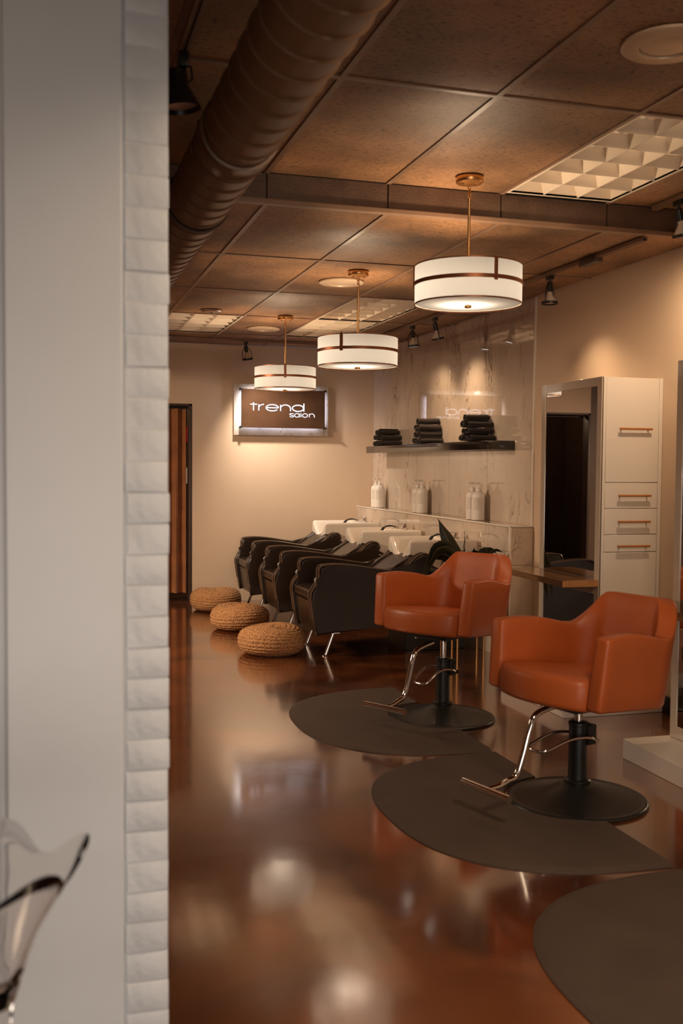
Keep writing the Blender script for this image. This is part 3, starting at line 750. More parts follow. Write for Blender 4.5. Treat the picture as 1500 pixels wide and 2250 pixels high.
# product rack in the store room, glimpsed through the slit beside the curtain
rk = tag(empty('storage_rack', (1.62, 11.35, 0)), 'dark storage rack of products seen through the slit beside the curtain', 'rack')
for z in (0.30, 0.75, 1.20, 1.65, 2.05): box('shelf_board', BLACK, -0.42, 0.42, -0.16, 0.16, z - 0.012, z + 0.012, rk)
for sx in (-0.42, 0.42):
    for sy in (-0.16, 0.16): box('upright', BLACK, sx - 0.012, sx + 0.012, sy - 0.012, sy + 0.012, 0, 2.1, rk)
for k, (z, c, nm) in enumerate(((1.664, WHITEPL, 'white'), (1.664, RED, 'red'), (1.214, RED, 'red'), (1.214, WHITEPL, 'white'), (0.764, RED, 'red'))):
    x = 1.50 + 0.075 * (k % 2) + 0.01
    b = tag(empty('product_bottle', (x, 11.26, z)), ['white product bottle on the top filled shelf of the storage rack', 'red product bottle on the top filled shelf of the storage rack', 'red product bottle on the middle shelf of the storage rack', 'white product bottle on the middle shelf of the storage rack', 'red product bottle low on the storage rack'][k], 'bottle', 'product bottles on the storage rack')
    lathe('body', c, [(0, 0), (0.028, 0), (0.030, 0.004), (0.030, 0.16), (0.022, 0.18), (0.012, 0.19)], 16, b)
    lathe('cap', BLACK, [(0.013, 0.188), (0.013, 0.225), (0, 0.226)], 12, b)

# ================================================================== RIGHT WALL: SHELF, TOWELS, BOTTLES
sh = tag(empty('floating_shelf', (XR - 0.008, 8.66, 1.555)), 'long dark floating shelf on the marble wall holding towels', 'shelf')
box('shelf_board', BLACKGLOSS, -0.225, 0.0, -1.50, 1.50, 0, 0.068, sh, 0.003, 2)
def towel(y, z, ry, rz_, lab, wob, front=3.272):
    t = tag(empty('rolled_towel', (front, y, z)), lab, 'towel', 'rolled black towels on the shelf')
    turns = 2.4; n = 46; th = 0.10
    outer, inner = [], []
    for i in range(n + 1):
        a = 2 * PI * turns * i / n
        f = 0.26 + 0.74 * i / n
        for lst, q in ((outer, f), (inner, f - 0.13 if f > 0.3 else f - 0.08)):
            lst.append((ry * q * math.cos(a + wob), rz_ * q * math.sin(a + wob)))
    loop = outer + inner[::-1]
    Ln = 0.205
    xs = [0.0, 0.012, 0.06, 0.11, 0.16, Ln - 0.012, Ln]
    sc_ = [0.94, 1.0, 1.02, 0.99, 1.02, 1.0, 0.93]
    rows_ = []
    for k, (x, s_) in enumerate(zip(xs, sc_)):
        dz = 0.002 * math.sin(wob * 3 + k)
        rows_.append([Vector((x + 0.003 * math.sin(wob * 5 + i * 0.6) * (k in (0, 6)), p[0] * s_, p[1] * s_ + dz)) for i, p in enumerate(loop)])
    grid_mesh('roll', TOWEL, rows_, t, closed_v=True, smooth=60, caps=True)
    # hem at the loose edge
    e = outer[-1]; e2 = (e[0] * 0.985, e[1] * 1.0)
    tube('hem', TOWEL, [(0.004, e[0], e[1]), (0.1, e[0] * 1.02, e[1] * 1.02), (Ln - 0.004, e[0], e[1])], 0.004, 6, t)
    return t
def stack(yc, rowspec, rz_, ry, nm):
    z = 1.623
    nrow = len(rowspec)
    for ri, ny in enumerate(rowspec):
        zc = z + rz_ + ri * rz_ * 1.90
        offs = [(-(ny - 1) / 2 + k) * ry * 1.98 for k in range(ny)]
        rown = ['bottom', 'second', 'third', 'top'][ri] if ri < nrow - 1 else 'top'
        for k, dy in enumerate(offs):
            pos = {1: ['only'], 2: ['near', 'far'], 3: ['near', 'middle', 'far'], 4: ['nearest', 'second', 'third', 'farthest']}[ny][k]
            lab = ('rolled black towel in the %s row of the %s stack, %s roll of it' % (rown, nm, pos)) if ny > 1 else ('rolled black towel alone on top of the %s stack' % nm)
            towel(yc + dy + 0.02 * (ri % 2) * 0, zc, ry, rz_, lab, random.uniform(0, 6.2), 3.274 + random.uniform(-0.004, 0.006))
stack(7.615, (3, 2, 2, 1), 0.0290, 0.047, 'nearest')
stack(8.70, (3, 2, 2, 1), 0.0310, 0.047, 'middle')
stack(9.82, (3, 3, 2), 0.0290, 0.047, 'farthest')

def bottle(x, y, lab, face):
    b = tag(empty('pump_bottle', (x, y, LZ + 0.001), face), lab, 'bottle', 'white pump bottles on the ledge')
    r = 0.056
    lathe('body', WHITEPL, [(0, 0), (r - 0.006, 0), (r - 0.001, 0.003), (r, 0.01), (r, 0.195), (r - 0.002, 0.207), (r - 0.009, 0.220), (r - 0.022, 0.230), (0.020, 0.235), (0.019, 0.240)], 32, b, sy=0.92)
    lathe('collar', WHITEPL, [(0.019, 0.238), (0.022, 0.240), (0.022, 0.256), (0.012, 0.260), (0.012, 0.266), (0.005, 0.268), (0.005, 0.292)], 18, b)
    bm = bmesh.new()
    add_lathe(bm, [(0.005, 0.288), (0.013, 0.292), (0.013, 0.304), (0.010, 0.307), (0, 0.307)], 16)
    add_tube(bm, smooth_path([(0, 0, 0.299), (-0.028, 0, 0.300), (-0.046, 0, 0.297), (-0.050, 0, 0.288)], 4), [0.006] * 4 + [0.0055] * 4 + [0.005] * 5, 8)
    finish(bm, 'pump_nozzle', WHITEPL, b)
    rows_ = []
    for k in range(13):
        a = PI + 0.35 + math.radians(-28 + 56 * k / 12)
        rows_.append([Vector(((r + 0.0006) * math.cos(a), (r + 0.0006) * math.sin(a) * 0.92, z)) for z in (0.085, 0.135, 0.185)])
    o = grid_mesh('paper_label', LABELM, rows_, b)
    return b
for yc, nm in ((7.635, 'nearest'), (8.90, 'middle'), (10.13, 'farthest')):
    bottle(3.408, yc, 'white pump bottle in front of the %s pair on the marble ledge' % nm, 0.55)
    bottle(3.412, yc + 0.125, 'white pump bottle at the back of the %s pair on the marble ledge' % nm, 0.45)

# ================================================================== STYLING STATIONS (mirror on the side, drawers on the end)
def station(label):
    t = tag(empty('styling_station'), label, 'station', 'white styling stations with mirror and drawers')
    W, D, T = 0.398, 0.745, 1.945     # local: x 0..W to the wall, y 0..D away from the viewer
    box('carcass', WHITE, 0.012, W, 0.02, D, 0.10, T, t, 0.002, 1)
    box('plinth', WHITE, -0.25, W, -0.075, D + 0.02, 0.0, 0.098, t, 0.004, 2)
    box('side_stile', WHITE, 0.0, 0.028, 0.0, 0.02, 0.10, T, t, 0.0015, 1); box('side_stile', WHITE, W - 0.022, W, 0.0, 0.02, 0.10, T, t, 0.0015, 1)
    def front(name, z0, z1, hz):
        d = box(name, WHITE, 0.030, W - 0.024, 0.002, 0.02, z0 + 0.0018, z1 - 0.0018, t, 0.0015, 1)
        if hz:
            h = tube('handle', COPPER, [(0.108, -0.020, hz), (0.318, -0.020, hz)], 0.0065, 10, d)
            for hx in (0.125, 0.301):
                tube('handle_post', COPPER, [(hx, -0.020, hz), (hx, 0.003, hz)], 0.0045, 8, d)
        return d
    front('door', 1.338, T, 1.648); front('drawer', 1.187, 1.338, 1.262); front('drawer', 1.036, 1.187, 1.111); front('drawer', 0.934, 1.036, 0.969)
    front('door', 0.105, 0.934, 0.0)
    # mirror frame on the side that faces the room
    bm = bmesh.new()
    f = 0.052
    add_box(bm, -0.002, 0.012, 0.0, f, 0.10, T, 0.0015, 1); add_box(bm, -0.002, 0.012, D - f, D, 0.10, T, 0.0015, 1)
    add_box(bm, -0.002, 0.012, f, D - f, T - f, T, 0.0015, 1); add_box(bm, -0.002, 0.012, f, D - f, 0.10, 0.16, 0.0015, 1)
    add_box(bm, -0.002, 0.012, f, D - f, 0.69, 0.775, 0.0015, 1)
    finish(bm, 'mirror_frame', FRAME, t)
    box('mirror', MIRROR, 0.002, 0.012, f, D - f, 0.775, T - f, t, smooth=0)
    box('mirror', MIRROR, 0.002, 0.012, f, D - f, 0.16, 0.69, t, smooth=0)
    s = box('shelf', WOODTOP, -0.232, -0.003, 0.0, D - 0.005, 0.738, 0.775, t, 0.001, 1)
    box('shelf_edge', WOODEND, -0.232, -0.003, -0.003, 0.0005, 0.738, 0.775, s, smooth=0)
    return t
st1 = station('white styling station with four copper handles standing against the right wall')
st1.location = (3.1, 5.24, 0); st1.rotation_euler.z = math.radians(-0.6)
st2 = copy_tree(st1); st2.location = (2.985, 3.615, 0)
st2['label'] = 'white styling station cut off by the right edge, showing its plinth and frame'

# ================================================================== STYLING CHAIRS
def make_chair(label):
    t = tag(empty('styling_chair'), label, 'chair', 'orange leather styling chairs')
    # local: forward = -Y, right = -X ; z is height above the floor for the pump parts, seat parts on z offset
    Hs = 0.445                    # underside of the seat shell
    HW, HR, RB, YF, YBk = 0.285, 0.245, 0.125, -0.225, 0.268   # centre line of the shell
    TL = 0.095                   # the whole seat is tipped back a little
    def tilt(x, y, z): return Vector((x, y + TL * (z - 0.06), Hs + z - TL * (y + 0.06)))
    path = []
    n = 8
    for i in range(n + 1): path.append((-HW + (HW - HR) * i / n, YF + (YBk - RB - YF) * i / n))
    for i in range(1, 13):
        a = PI - (PI / 2) * i / 12; path.append((-HR + RB + RB * math.cos(a), YBk - RB + RB * math.sin(a)))
    for i in range(1, 5): path.append((-HR + RB + (HR - RB) * i / 4.5, YBk))
    path = path + [(-x, y) for x, y in path[::-1] if True][1:] if False else path
    half = path
    full = half + [(-x, y) for x, y in reversed(half)]
    # arclength
    N = len(full); s = [0.0]
    for a, b in zip(full, full[1:]): s.append(s[-1] + math.hypot(b[0] - a[0], b[1] - a[1]))
    tot = s[-1]
    def sm(x): x = max(0, min(1, x)); return x * x * (3 - 2 * x)
    rows_ = []
    # extra close stations at the front ends for rounded edges
    stations_ = []
    for i in range(N): stations_.append((full[i], s[i]))
    ext = []
    d0 = 0.014
    for (p, ss) in ((full[0], 0.0), (full[-1], tot)): ext.append((p, ss))
    L_ = []
    for f, ins in ((0.0, 0.013), (0.004, 0.005), (0.013, 0.0)):
        L_.append(((-HW, YF + f), f, ins))
    mid = [(full[i], s[i], 0.0) for i in range(1, N - 1)]
    R_ = [((HW, p[1]), tot - f, ins) for (p, f, ins) in reversed(L_)]
    seq = L_ + mid + R_
    for idx, (p, ss, ins) in enumerate(seq):
        a = seq[max(0, idx - 1)][0]; b = seq[min(len(seq) - 1, idx + 1)][0]
        tx, ty = b[0] - a[0], b[1] - a[1]; l = math.hypot(tx, ty) or 1; tx, ty = tx / l, ty / l
        nx, ny = -ty, tx                 # outward normal (left of travel)
        if nx * p[0] + ny * (p[1] - (-0.05)) < 0: nx, ny = -nx, -ny
        q = min(ss, tot - ss)            # distance from the front end
        arm_len = YBk - RB - YF
        armtop = 0.297 + 0.018 * math.sin(PI * min(1, q / arm_len))
        backtop = 0.452
        k = sm((q - arm_len - 0.040) / 0.140)
        h = armtop + (backtop - armtop) * k
        lean = 0.026; leany = 0.03 * k         # outward lean with height
        th_b = 0.038 + 0.006 * k; th_t = 0.036 + 0.008 * k
        zb = 0.004 + 0.05 * k * 0.4
        front = 1 if q < 0.02 else 0
        prof = []
        rr = 0.012
        def P(off, z):
            zz = z / 0.45
            o = off + lean * zz
            return tilt(p[0] + nx * o, p[1] + ny * o + leany * zz, z)
        zt = h - ins; zb2 = zb + ins
        to, ti = th_b - ins, -(th_b - ins)
        tto, tti = th_t - ins, -(th_t - ins)
        prof = [P(ti + rr, zb2), P(to - rr, zb2), P(to - rr * .3, zb2 + rr * .3), P(to, zb2 + rr)]
        for f in (0.3, 0.55, 0.8): prof.append(P(to + (tto - to) * f, zb2 + (zt - zb2) * f))
        prof += [P(tto, zt - rr), P(tto - rr * .3, zt - rr * .3), P(tto - rr, zt), P(tti + rr, zt), P(tti + rr * .3, zt - rr * .3), P(tti, zt - rr)]
        for f in (0.8, 0.55, 0.3): prof.append(P(ti + (tti - ti) * f, zb2 + (zt - zb2) * f))
        prof += [P(ti, zb2 + rr), P(ti + rr * .3, zb2 + rr * .3)]
        rows_.append(prof)
    grid_mesh('shell', OLEATHER, rows_, t, closed_v=True, smooth=75, caps=True)
    # seat cushion
    pts = []
    w_ = HW - 0.036
    ol = []
    for i in range(17):
        x = -w_ + 2 * w_ * i / 16
        ol.append((x, -0.225 - 0.085 * (1 - (x / w_) ** 2) ** 0.8 if abs(x) < w_ else -0.225))
    wr = HR - 0.036
    for i in range(1, 8): ol.append((w_ + (wr - w_) * i / 8, -0.225 + (YBk - RB + 0.225) * i / 8))
    for i in range(13):
        a = (PI / 2) * i / 12; rb = RB - 0.04
        ol.append((wr - rb + rb * math.cos(a), YBk - 0.04 - rb + rb * math.sin(a)))
    for i in range(13):
        a = PI / 2 + (PI / 2) * i / 12; rb = RB - 0.04
        ol.append((-wr + rb + rb * math.cos(a), YBk - 0.04 - rb + rb * math.sin(a)))
    for i in range(1, 8): ol.append((-wr + (wr - w_) * i / 8, YBk - RB - (YBk - RB + 0.225) * i / 8))
    rings = []
    for sc_, z in ((0.60, 0.0), (0.93, 0.0), (0.975, 0.006), (0.99, 0.020), (1.0, 0.06), (1.0, 0.098), (0.985, 0.116), (0.955, 0.126), (0.80, 0.132), (0.45, 0.136), (0.1, 0.137)):
        rings.append([tilt(x * sc_, (y + 0.03) * sc_ - 0.03, z - 0.006) for x, y in ol])
    grid_mesh('seat', OLEATHER, rings, t, closed_v=True, smooth=60, caps=True)
    # underside plate and bolts
    pl = box('mount_plate', BLACK, -0.12, 0.12, -0.14, 0.12, Hs - 0.034, Hs - 0.006, t, 0.004)
    for bx in (-0.10, 0.10):
        for by in (-0.12, 0.10):
            lathe('bolt', CHROME, [(0, -0.010), (0.007, -0.010), (0.009, -0.004), (0.009, 0.0)], 10, pl, c=(bx, by, Hs - 0.034))
    # base, column, piston (z from the floor)
    lathe('base', BLACK, [(0, 0.0), (0.292, 0.0), (0.297, 0.006), (0.294, 0.013), (0.284, 0.017), (0.272, 0.014), (0.262, 0.0155), (0.20, 0.030), (0.13, 0.050), (0.085, 0.068), (0.056, 0.082), (0.0, 0.084)], 64, t, smooth=50)
    lathe('column', BLACK, [(0.052, 0.078), (0.056, 0.083), (0.056, 0.092), (0.050, 0.097), (0.040, 0.099), (0.039, 0.325), (0.042, 0.328), (0.042, 0.340), (0.036, 0.344), (0, 0.344)], 36, t)
    lathe('piston', CHROME, [(0.0175, 0.340), (0.0175, 0.395), (0.022, 0.396), (0.022, Hs - 0.03)], 20, t)
    # footrest
    fr = tube('footrest_arm', CHROME, smooth_path([(0, -0.10, Hs - 0.014), (0, -0.20, Hs - 0.028), (0, -0.255, Hs - 0.048), (0, -0.285, Hs - 0.10), (0, -0.315, 0.255), (0, -0.355, 0.165), (0, -0.400, 0.150), (0, -0.450, 0.136), (0, -0.515, 0.133)], 7), 0.0135, 14, t)
    bm = bmesh.new(); add_tube(bm, [(-0.138, -0.52, 0.132), (0.138, -0.52, 0.132)], 0.0165, 18)
    finish(bm, 'footrest_bar', CHROME, t)
    return t
def add_pump(t, az, end_z=0.221, reach=0.188):
    # hydraulic pump lever, turned separately from the seat
    M = Matrix.Rotation(az, 4, 'Z')
    bm = bmesh.new(); add_box(bm, -0.048, 0.048, 0.012, 0.062, 0.245, 0.332, 0.006, 2, M)
    finish(bm, 'pump_bracket', BLACK, t)
    e, R_ = end_z, reach
    pts = [(0.058, 0.045, 0.268), (0.060, 0.0, 0.284), (0.060, -0.32 * R_, 0.290), (0.058, -0.58 * R_, 0.290 - (0.290 - e) * 0.22), (0.055, -0.82 * R_, 0.290 - (0.290 - e) * 0.65), (0.050, -0.95 * R_, e + 0.007), (0.03, -R_, e + 0.001), (0, -R_ - 0.002, e)]
    pts = pts + [(-x, y, z) for x, y, z in pts[:-1][::-1]]
    bm = bmesh.new(); add_tube(bm, [M @ p for p in smooth_path(pts, 5)], 0.0068, 10)
    for s_ in (-1, 1):
        add_tube(bm, [M @ Vector((s_ * 0.045, 0.045, 0.268)), M @ Vector((s_ * 0.068, 0.045, 0.268))], 0.011, 12)
    finish(bm, 'pump_lever', CHROME, t)
# facing direction f: local -Y -> world. rotation about z by a: (-Y) -> (sin a, -cos a)
def rot_for(fx, fy): return math.atan2(fx, -fy)
c1 = make_chair('orange leather styling chair nearest the viewer, at right on the large front mat')
c1.location = (2.205, 3.87, 0); c1.rotation_euler.z = rot_for(-0.955, -0.295)
c2 = copy_tree(c1)
c2['label'] = 'orange leather styling chair farther back, in front of the potted plant'
c2.location = (2.19, 5.36, 0); c2.rotation_euler.z = rot_for(-0.85, -0.527)
RAISE = 0.055
for ch in c2.children:
    nm = ch.name.split('.')[0]
    if nm in ('shell', 'seat', 'mount_plate'): ch.location.z += RAISE
    if nm in ('footrest_arm', 'footrest_bar'): ch.location.z += 0.014
    if nm == 'piston':
        ch.data = ch.data.copy()
        for v in ch.data.vertices:
            if v.co.z > 0.36: v.co.z += RAISE
add_pump(c1, math.radians(-2), 0.250, 0.245); add_pump(c2, math.radians(-8))

# floor mats
def floor_mat_obj(yc, label, seg=72):
    t = tag(empty('floor_mat', (2.165, yc, 0)), label, 'mat', 'half round anti fatigue mats')
    A, B, E_ = 0.815, 0.76, 2.55
    ol = []
    for i in range(seg + 1):
        a = math.radians(-90 + 180 * i / seg)
        c, s_ = math.cos(a), math.sin(a)
        ol.append((-A * abs(c) ** (2 / E_), B * math.copysign(abs(s_) ** (2 / E_), s_)))
    cut = []
    dx = 0.035
    a0 = math.acos(min(1, -(-dx) / 0.306)) if False else 0
    rc = 0.306
    ang = math.asin(0.0)
    # base cut-out: circle centred (dx,0) radius rc meets the straight edge x=0
    b = math.sqrt(rc * rc - dx * dx)
    a1 = math.atan2(b, -dx); a2 = 2 * PI - a1
    for i in range(33):
        a = a1 + (a2 - a1) * i / 32
        cut.append((dx + rc * math.cos(a), rc * math.sin(a)))
    outline = ol + cut     # ol goes from y=-B to y=+B along the curve, then the cut-out from +b to -b
    bm = bmesh.new()
    def ring(d, z):
        pts_ = []
        for i, (x, y) in enumerate(outline):
            if i <= seg:
                r_ = math.hypot(x, y) or 1
                pts_.append((x - d * x / r_ if 0 < i < seg else x, y - d * y / r_, z))
            else: pts_.append((x, y, z))
        return [bm.verts.new(p) for p in pts_]
    rs = [ring(0.0, 0.0), ring(0.0, 0.004), ring(0.028, 0.014), ring(0.036, 0.015)]
    n = len(outline)
    for a, b_ in zip(rs, rs[1:]):
        for i in range(n): bm.faces.new((a[i], a[(i + 1) % n], b_[(i + 1) % n], b_[i]))
    f = bm.faces.new(rs[-1]); bmesh.ops.triangulate(bm, faces=[f])
    finish(bm, 'rubber_mat', RUBBER, t, 20)
    return t
floor_mat_obj(5.40, 'dark half round rubber mat under the farther orange chair')
floor_mat_obj(3.875, 'dark half round rubber mat under the nearest orange chair')
floor_mat_obj(2.33, 'dark half round rubber mat with no chair on it, cut off at bottom right')

# ================================================================== SHAMPOO UNITS
def make_backwash(label):
    t = tag(empty('shampoo_unit'), label, 'chair', 'black shampoo chairs with white basins')
    # local x, z as in the room with x0 = 0 ; y centred
    profS = [(1.962, 0.164), (1.945, 0.28), (1.928, 0.40), (1.922, 0.44), (1.926, 0.480), (1.943, 0.518), (1.966, 0.545), (1.981, 0.570), (1.984, 0.60), (1.982, 0.640), (1.990, 0.668), (2.012, 0.684),
            (2.10, 0.691), (2.203, 0.686), (2.31, 0.672), (2.408, 0.655), (2.51, 0.640), (2.585, 0.634), (2.64, 0.648), (2.69, 0.685), (2.735, 0.728), (2.785, 0.758), (2.825, 0.760), (2.852, 0.738),
            (2.862, 0.70), (2.852, 0.63), (2.82, 0.52), (2.77, 0.40), (2.70, 0.28), (2.62, 0.236), (2.464, 0.212)]
    for s_ in (-1, 1):
        y0, y1 = (0.245, 0.325) if s_ > 0 else (-0.325, -0.245)
        o = prism('side_panel', BLEATHER, profS, 'y', y0, y1, t, 0.022, 5, smooth=50)
        for yy in (y0 + 0.006, y1 - 0.006):
            tube('piping', PIPING, smooth_path([(x, yy, z) for x, z in profS[1:25]], 3), 0.0062, 6, o)
    prism('front_panel', BLEATHER, [(1.985, 0.175), (1.962, 0.30), (1.946, 0.405), (1.990, 0.405), (2.03, 0.175)], 'y', -0.245, 0.245, t, 0.006, 2)
    # seat
    seat_p = [(1.945, 0.412), (1.934, 0.440), (1.940, 0.470), (1.962, 0.488), (2.02, 0.494), (2.20, 0.482), (2.42, 0.458), (2.56, 0.45), (2.56, 0.36), (2.0, 0.38)]
    prism('seat', BLEATHER, seat_p, 'y', -0.245, 0.245, t, 0.014, 3)
    tube('piping', PIPING, [(1.940, -0.24, 0.478), (1.936, 0, 0.480), (1.940, 0.24, 0.478)], 0.005, 6, t)
    back_p = [(2.36, 0.46), (2.40, 0.505), (2.50, 0.575), (2.62, 0.660), (2.72, 0.722), (2.765, 0.735), (2.79, 0.715), (2.78, 0.66), (2.66, 0.52), (2.54, 0.40), (2.42, 0.38)]
    o = prism('backrest', BLEATHER, back_p, 'y', -0.205, 0.205, t, 0.030, 4, smooth=60)
    for s_ in (-1, 1):
        prism('back_bolster', BLEATHER, [(x, z + 0.014) for x, z in back_p], 'y', *((0.19, 0.248) if s_ > 0 else (-0.248, -0.19)), t, 0.018, 3, smooth=60)
    box('underframe', BLACK, 2.06, 2.62, -0.22, 0.22, 0.20, 0.37, t, 0.004)
    # chrome legs
    for s_ in (-1, 1):
        bm = bmesh.new()
        add_tube(bm, [(2.112, s_ * 0.265, 0.176), (2.050, s_ * 0.272, 0.012)], 0.0135, 12)
        add_lathe(bm, [(0, 0), (0.022, 0), (0.023, 0.006), (0.015, 0.012)], 16, (2.047, s_ * 0.272, 0))
        add_box(bm, 2.075, 2.16, s_ * 0.265 - 0.02, s_ * 0.265 + 0.02, 0.17, 0.178, 0.002, 1)
        finish(bm, 'leg', CHROME, t)
    # pedestal
    prism('pedestal', BLACK, [(2.70, 0.0), (3.20, 0.0), (3.20, 0.60), (2.92, 0.60), (2.74, 0.46)], 'y', -0.21, 0.21, t, 0.01, 2)
    # basin
    ns, nx = 24, 26
    xs = [2.765 + (3.14 - 2.765) * i / (nx - 1) for i in range(nx)]
    def sm(x): x = max(0, min(1, x)); return x * x * (3 - 2 * x)
    rim = 0.852
    def bottom(x):
        u_ = (x - 2.765) / (3.14 - 2.765)
        d = 0.138 + 0.055 * sm(u_ / 0.5)
        up = sm((u_ - 0.80) / 0.20)
        return rim - d * (1 - up)
    rows_ = []
    for i, x in enumerate(xs):
        r_ = []
        for j in range(ns + 1):
            v = -1 + 2 * j / ns
            p = abs(v) ** (1.45 + 1.4 * sm((x - 2.765) / 0.16))
            z = bottom(x) + (rim - bottom(x)) * p
            fx = -0.028 * (1 - p) * max(0, 1 - (x - 2.765) / 0.12)     # lip curls forward at the rim corners
            r_.append(Vector((x - 0.03 * p * max(0, 1 - (x - 2.765) / 0.15) + fx, v * 0.222, z)))
        rows_.append(r_)
    r0 = rows_[0]
    for dx_, dz_ in ((0.010, 0.007), (0.015, 0.020), (0.016, 0.036)):
        rows_.insert(0, [Vector((p.x - dx_, p.y, p.z - dz_)) for p in r0])
    # deck behind the bowl
    for x in (3.18, 3.262, 3.27):
        z = rim if x < 3.269 else rim - 0.008
        rows_.append([Vector((x, (-1 + 2 * j / ns) * 0.222, z)) for j in range(ns + 1)])
    # outer skin
    outer = []
    for i, r_ in enumerate(rows_):
        o_ = []
        for j, p in enumerate(r_):
            v = -1 + 2 * j / ns
            low = (p.z if i < nx + 3 else rim) - (0.03 if i > 2 else 0.012)
            zb = min(low, 0.735 - 0.115 * sm((p.x - 2.72) / 0.28))
            k = abs(v) ** 8
            o_.append(Vector((p.x, v * (0.250 - 0.035 * (1 - k) * 0), zb + (0.0 if k < 0.3 else 0.012))))
        outer.append(o_)
    bm = bmesh.new()
    VI = [[bm.verts.new(p) for p in r_] for r_ in rows_]
    VO = [[bm.verts.new(p) for p in r_] for r_ in outer]
    nr = len(VI)
    for i in range(nr - 1):
        for j in range(ns):
            bm.faces.new((VI[i][j], VI[i + 1][j], VI[i + 1][j + 1], VI[i][j + 1]))
            bm.faces.new((VO[i][j], VO[i][j + 1], VO[i + 1][j + 1], VO[i + 1][j]))
    # front lip and back
    for j in range(ns):
        bm.faces.new((VI[0][j], VI[0][j + 1], VO[0][j + 1], VO[0][j])); bm.faces.new((VI[-1][j], VO[-1][j], VO[-1][j + 1], VI[-1][j + 1]))
    # rounded rim on both sides: inner edge -> outer top -> outer bottom
    for jj, sgn in ((0, -1), (ns, 1)):
        R1 = [bm.verts.new(Vector((r_[jj].x, sgn * 0.236, r_[jj].z + 0.005))) for r_ in rows_]
        R2 = [bm.verts.new(Vector((r_[jj].x, sgn * 0.249, r_[jj].z - 0.004))) for r_ in rows_]
        R3 = [bm.verts.new(Vector((r_[jj].x, sgn * 0.2505, r_[jj].z - 0.02))) for r_ in rows_]
        chain = [[VI[i][jj] for i in range(nr)], R1, R2, R3, [VO[i][jj] for i in range(nr)]]
        for a, b_ in zip(chain, chain[1:]):
            for i in range(nr - 1): bm.faces.new((a[i], a[i + 1], b_[i + 1], b_[i]))
        bm.faces.new([c_[0] for c_ in chain]); bm.faces.new([c_[-1] for c_ in chain])
    bs = finish(bm, 'basin', CERAMIC, t, 50)
    lathe('drain', CHROME, [(0.02, 0.004), (0.022, 0.002), (0.022, 0)], 16, bs, c=(2.95, 0, rim - 0.193))
    # mixer tap and hand shower on the deck
    fc = lathe('faucet', CHROME, [(0, 0), (0.024, 0), (0.025, 0.004), (0.022, 0.008), (0.022, 0.040), (0.018, 0.046), (0, 0.047)], 20, t, c=(3.215, 0.02, rim))
    bm = bmesh.new(); add_box(bm, 3.150, 3.222, 0.008, 0.032, rim + 0.036, rim + 0.046, 0.004, 2); finish(bm, 'lever', CHROME, fc)
    hs = tube('hand_shower', BLACK, smooth_path([(3.155, 0.10, rim + 0.010), (3.115, 0.10, rim + 0.022), (3.07, 0.09, rim + 0.022), (3.03, 0.08, rim + 0.006), (3.01, 0.08, rim - 0.02)], 6), [0.006] * 8 + [0.0075] * 10 + [0.013] * 7, 10, t)
    lathe('shower_holder', CHROME, [(0, 0), (0.018, 0), (0.018, 0.014), (0.012, 0.02), (0, 0.02)], 16, hs, c=(3.165, 0.10, rim))
    return t
b1 = make_backwash('black leather shampoo chair with white basin, nearest of the row, behind the nearest pouf')
b1.location = (0, 7.595, 0)
b2 = copy_tree(b1); b2.location = (0, 8.80, 0); b2['label'] = 'black leather shampoo chair with white basin, in the middle of the row'
b3 = copy_tree(b1); b3.location = (0, 10.0, 0); b3['label'] = 'black leather shampoo chair with white basin, last in the row by the back wall'

# poufs
def pouf(x, y, rz, label):
    t = tag(empty('jute_pouf', (x, y, 0), rz), label, 'pouf', 'round jute poufs in front of the shampoo chairs')
    prof = []
    n = 14
    R_, Hh = 0.252, 0.205
    base = []
    for i in range(n * 6 + 1):
        a = -PI / 2 + PI * i / (n * 6)
        c_, s_ = math.cos(a), math.sin(a)
        base.append((0.110 + (R_ - 0.110) * abs(c_) ** 0.75, Hh / 2 + (Hh / 2) * math.copysign(abs(s_) ** 0.85, s_), a))
    for i, (r_, z, a) in enumerate(base):
        rip = 0.0052 * abs(math.sin(PI * i / 6))
        prof.append((r_ + rip * math.cos(a), max(0.0, z + rip * math.sin(a))))
    top = [(0.110 * (1 - k / 30), Hh + 0.0045 * abs(math.sin(PI * k / 5)) + 0.002 - 0.004 * k / 30) for k in range(1, 30)]
    prof = [(0, 0.002)] + prof + top + [(0, Hh)]
    bm = bmesh.new(); add_lathe(bm, prof, 56)
    for v in bm.verts:
        a = math.atan2(v.co.y, v.co.x)
        k = v.co.z / Hh
        v.co.x *= 1 + 0.018 * math.sin(2 * a + 1 + x * 9) ; v.co.y *= 1 + 0.018 * math.sin(2 * a + 1 + x * 9)
        v.co.z += 0.008 * k * math.sin(a * 2 + x * 30) * (v.co.z > 0.05)
    finish(bm, 'braid', JUTE, t, 80)
    return t
pouf(1.695, 7.57, 0.3, 'round braided jute pouf nearest the viewer, before the nearest shampoo chair')
pouf(1.68, 8.77, 1.3, 'round braided jute pouf in the middle of the three')
pouf(1.67, 9.98, 2.2, 'round braided jute pouf farthest back beside the doorway')

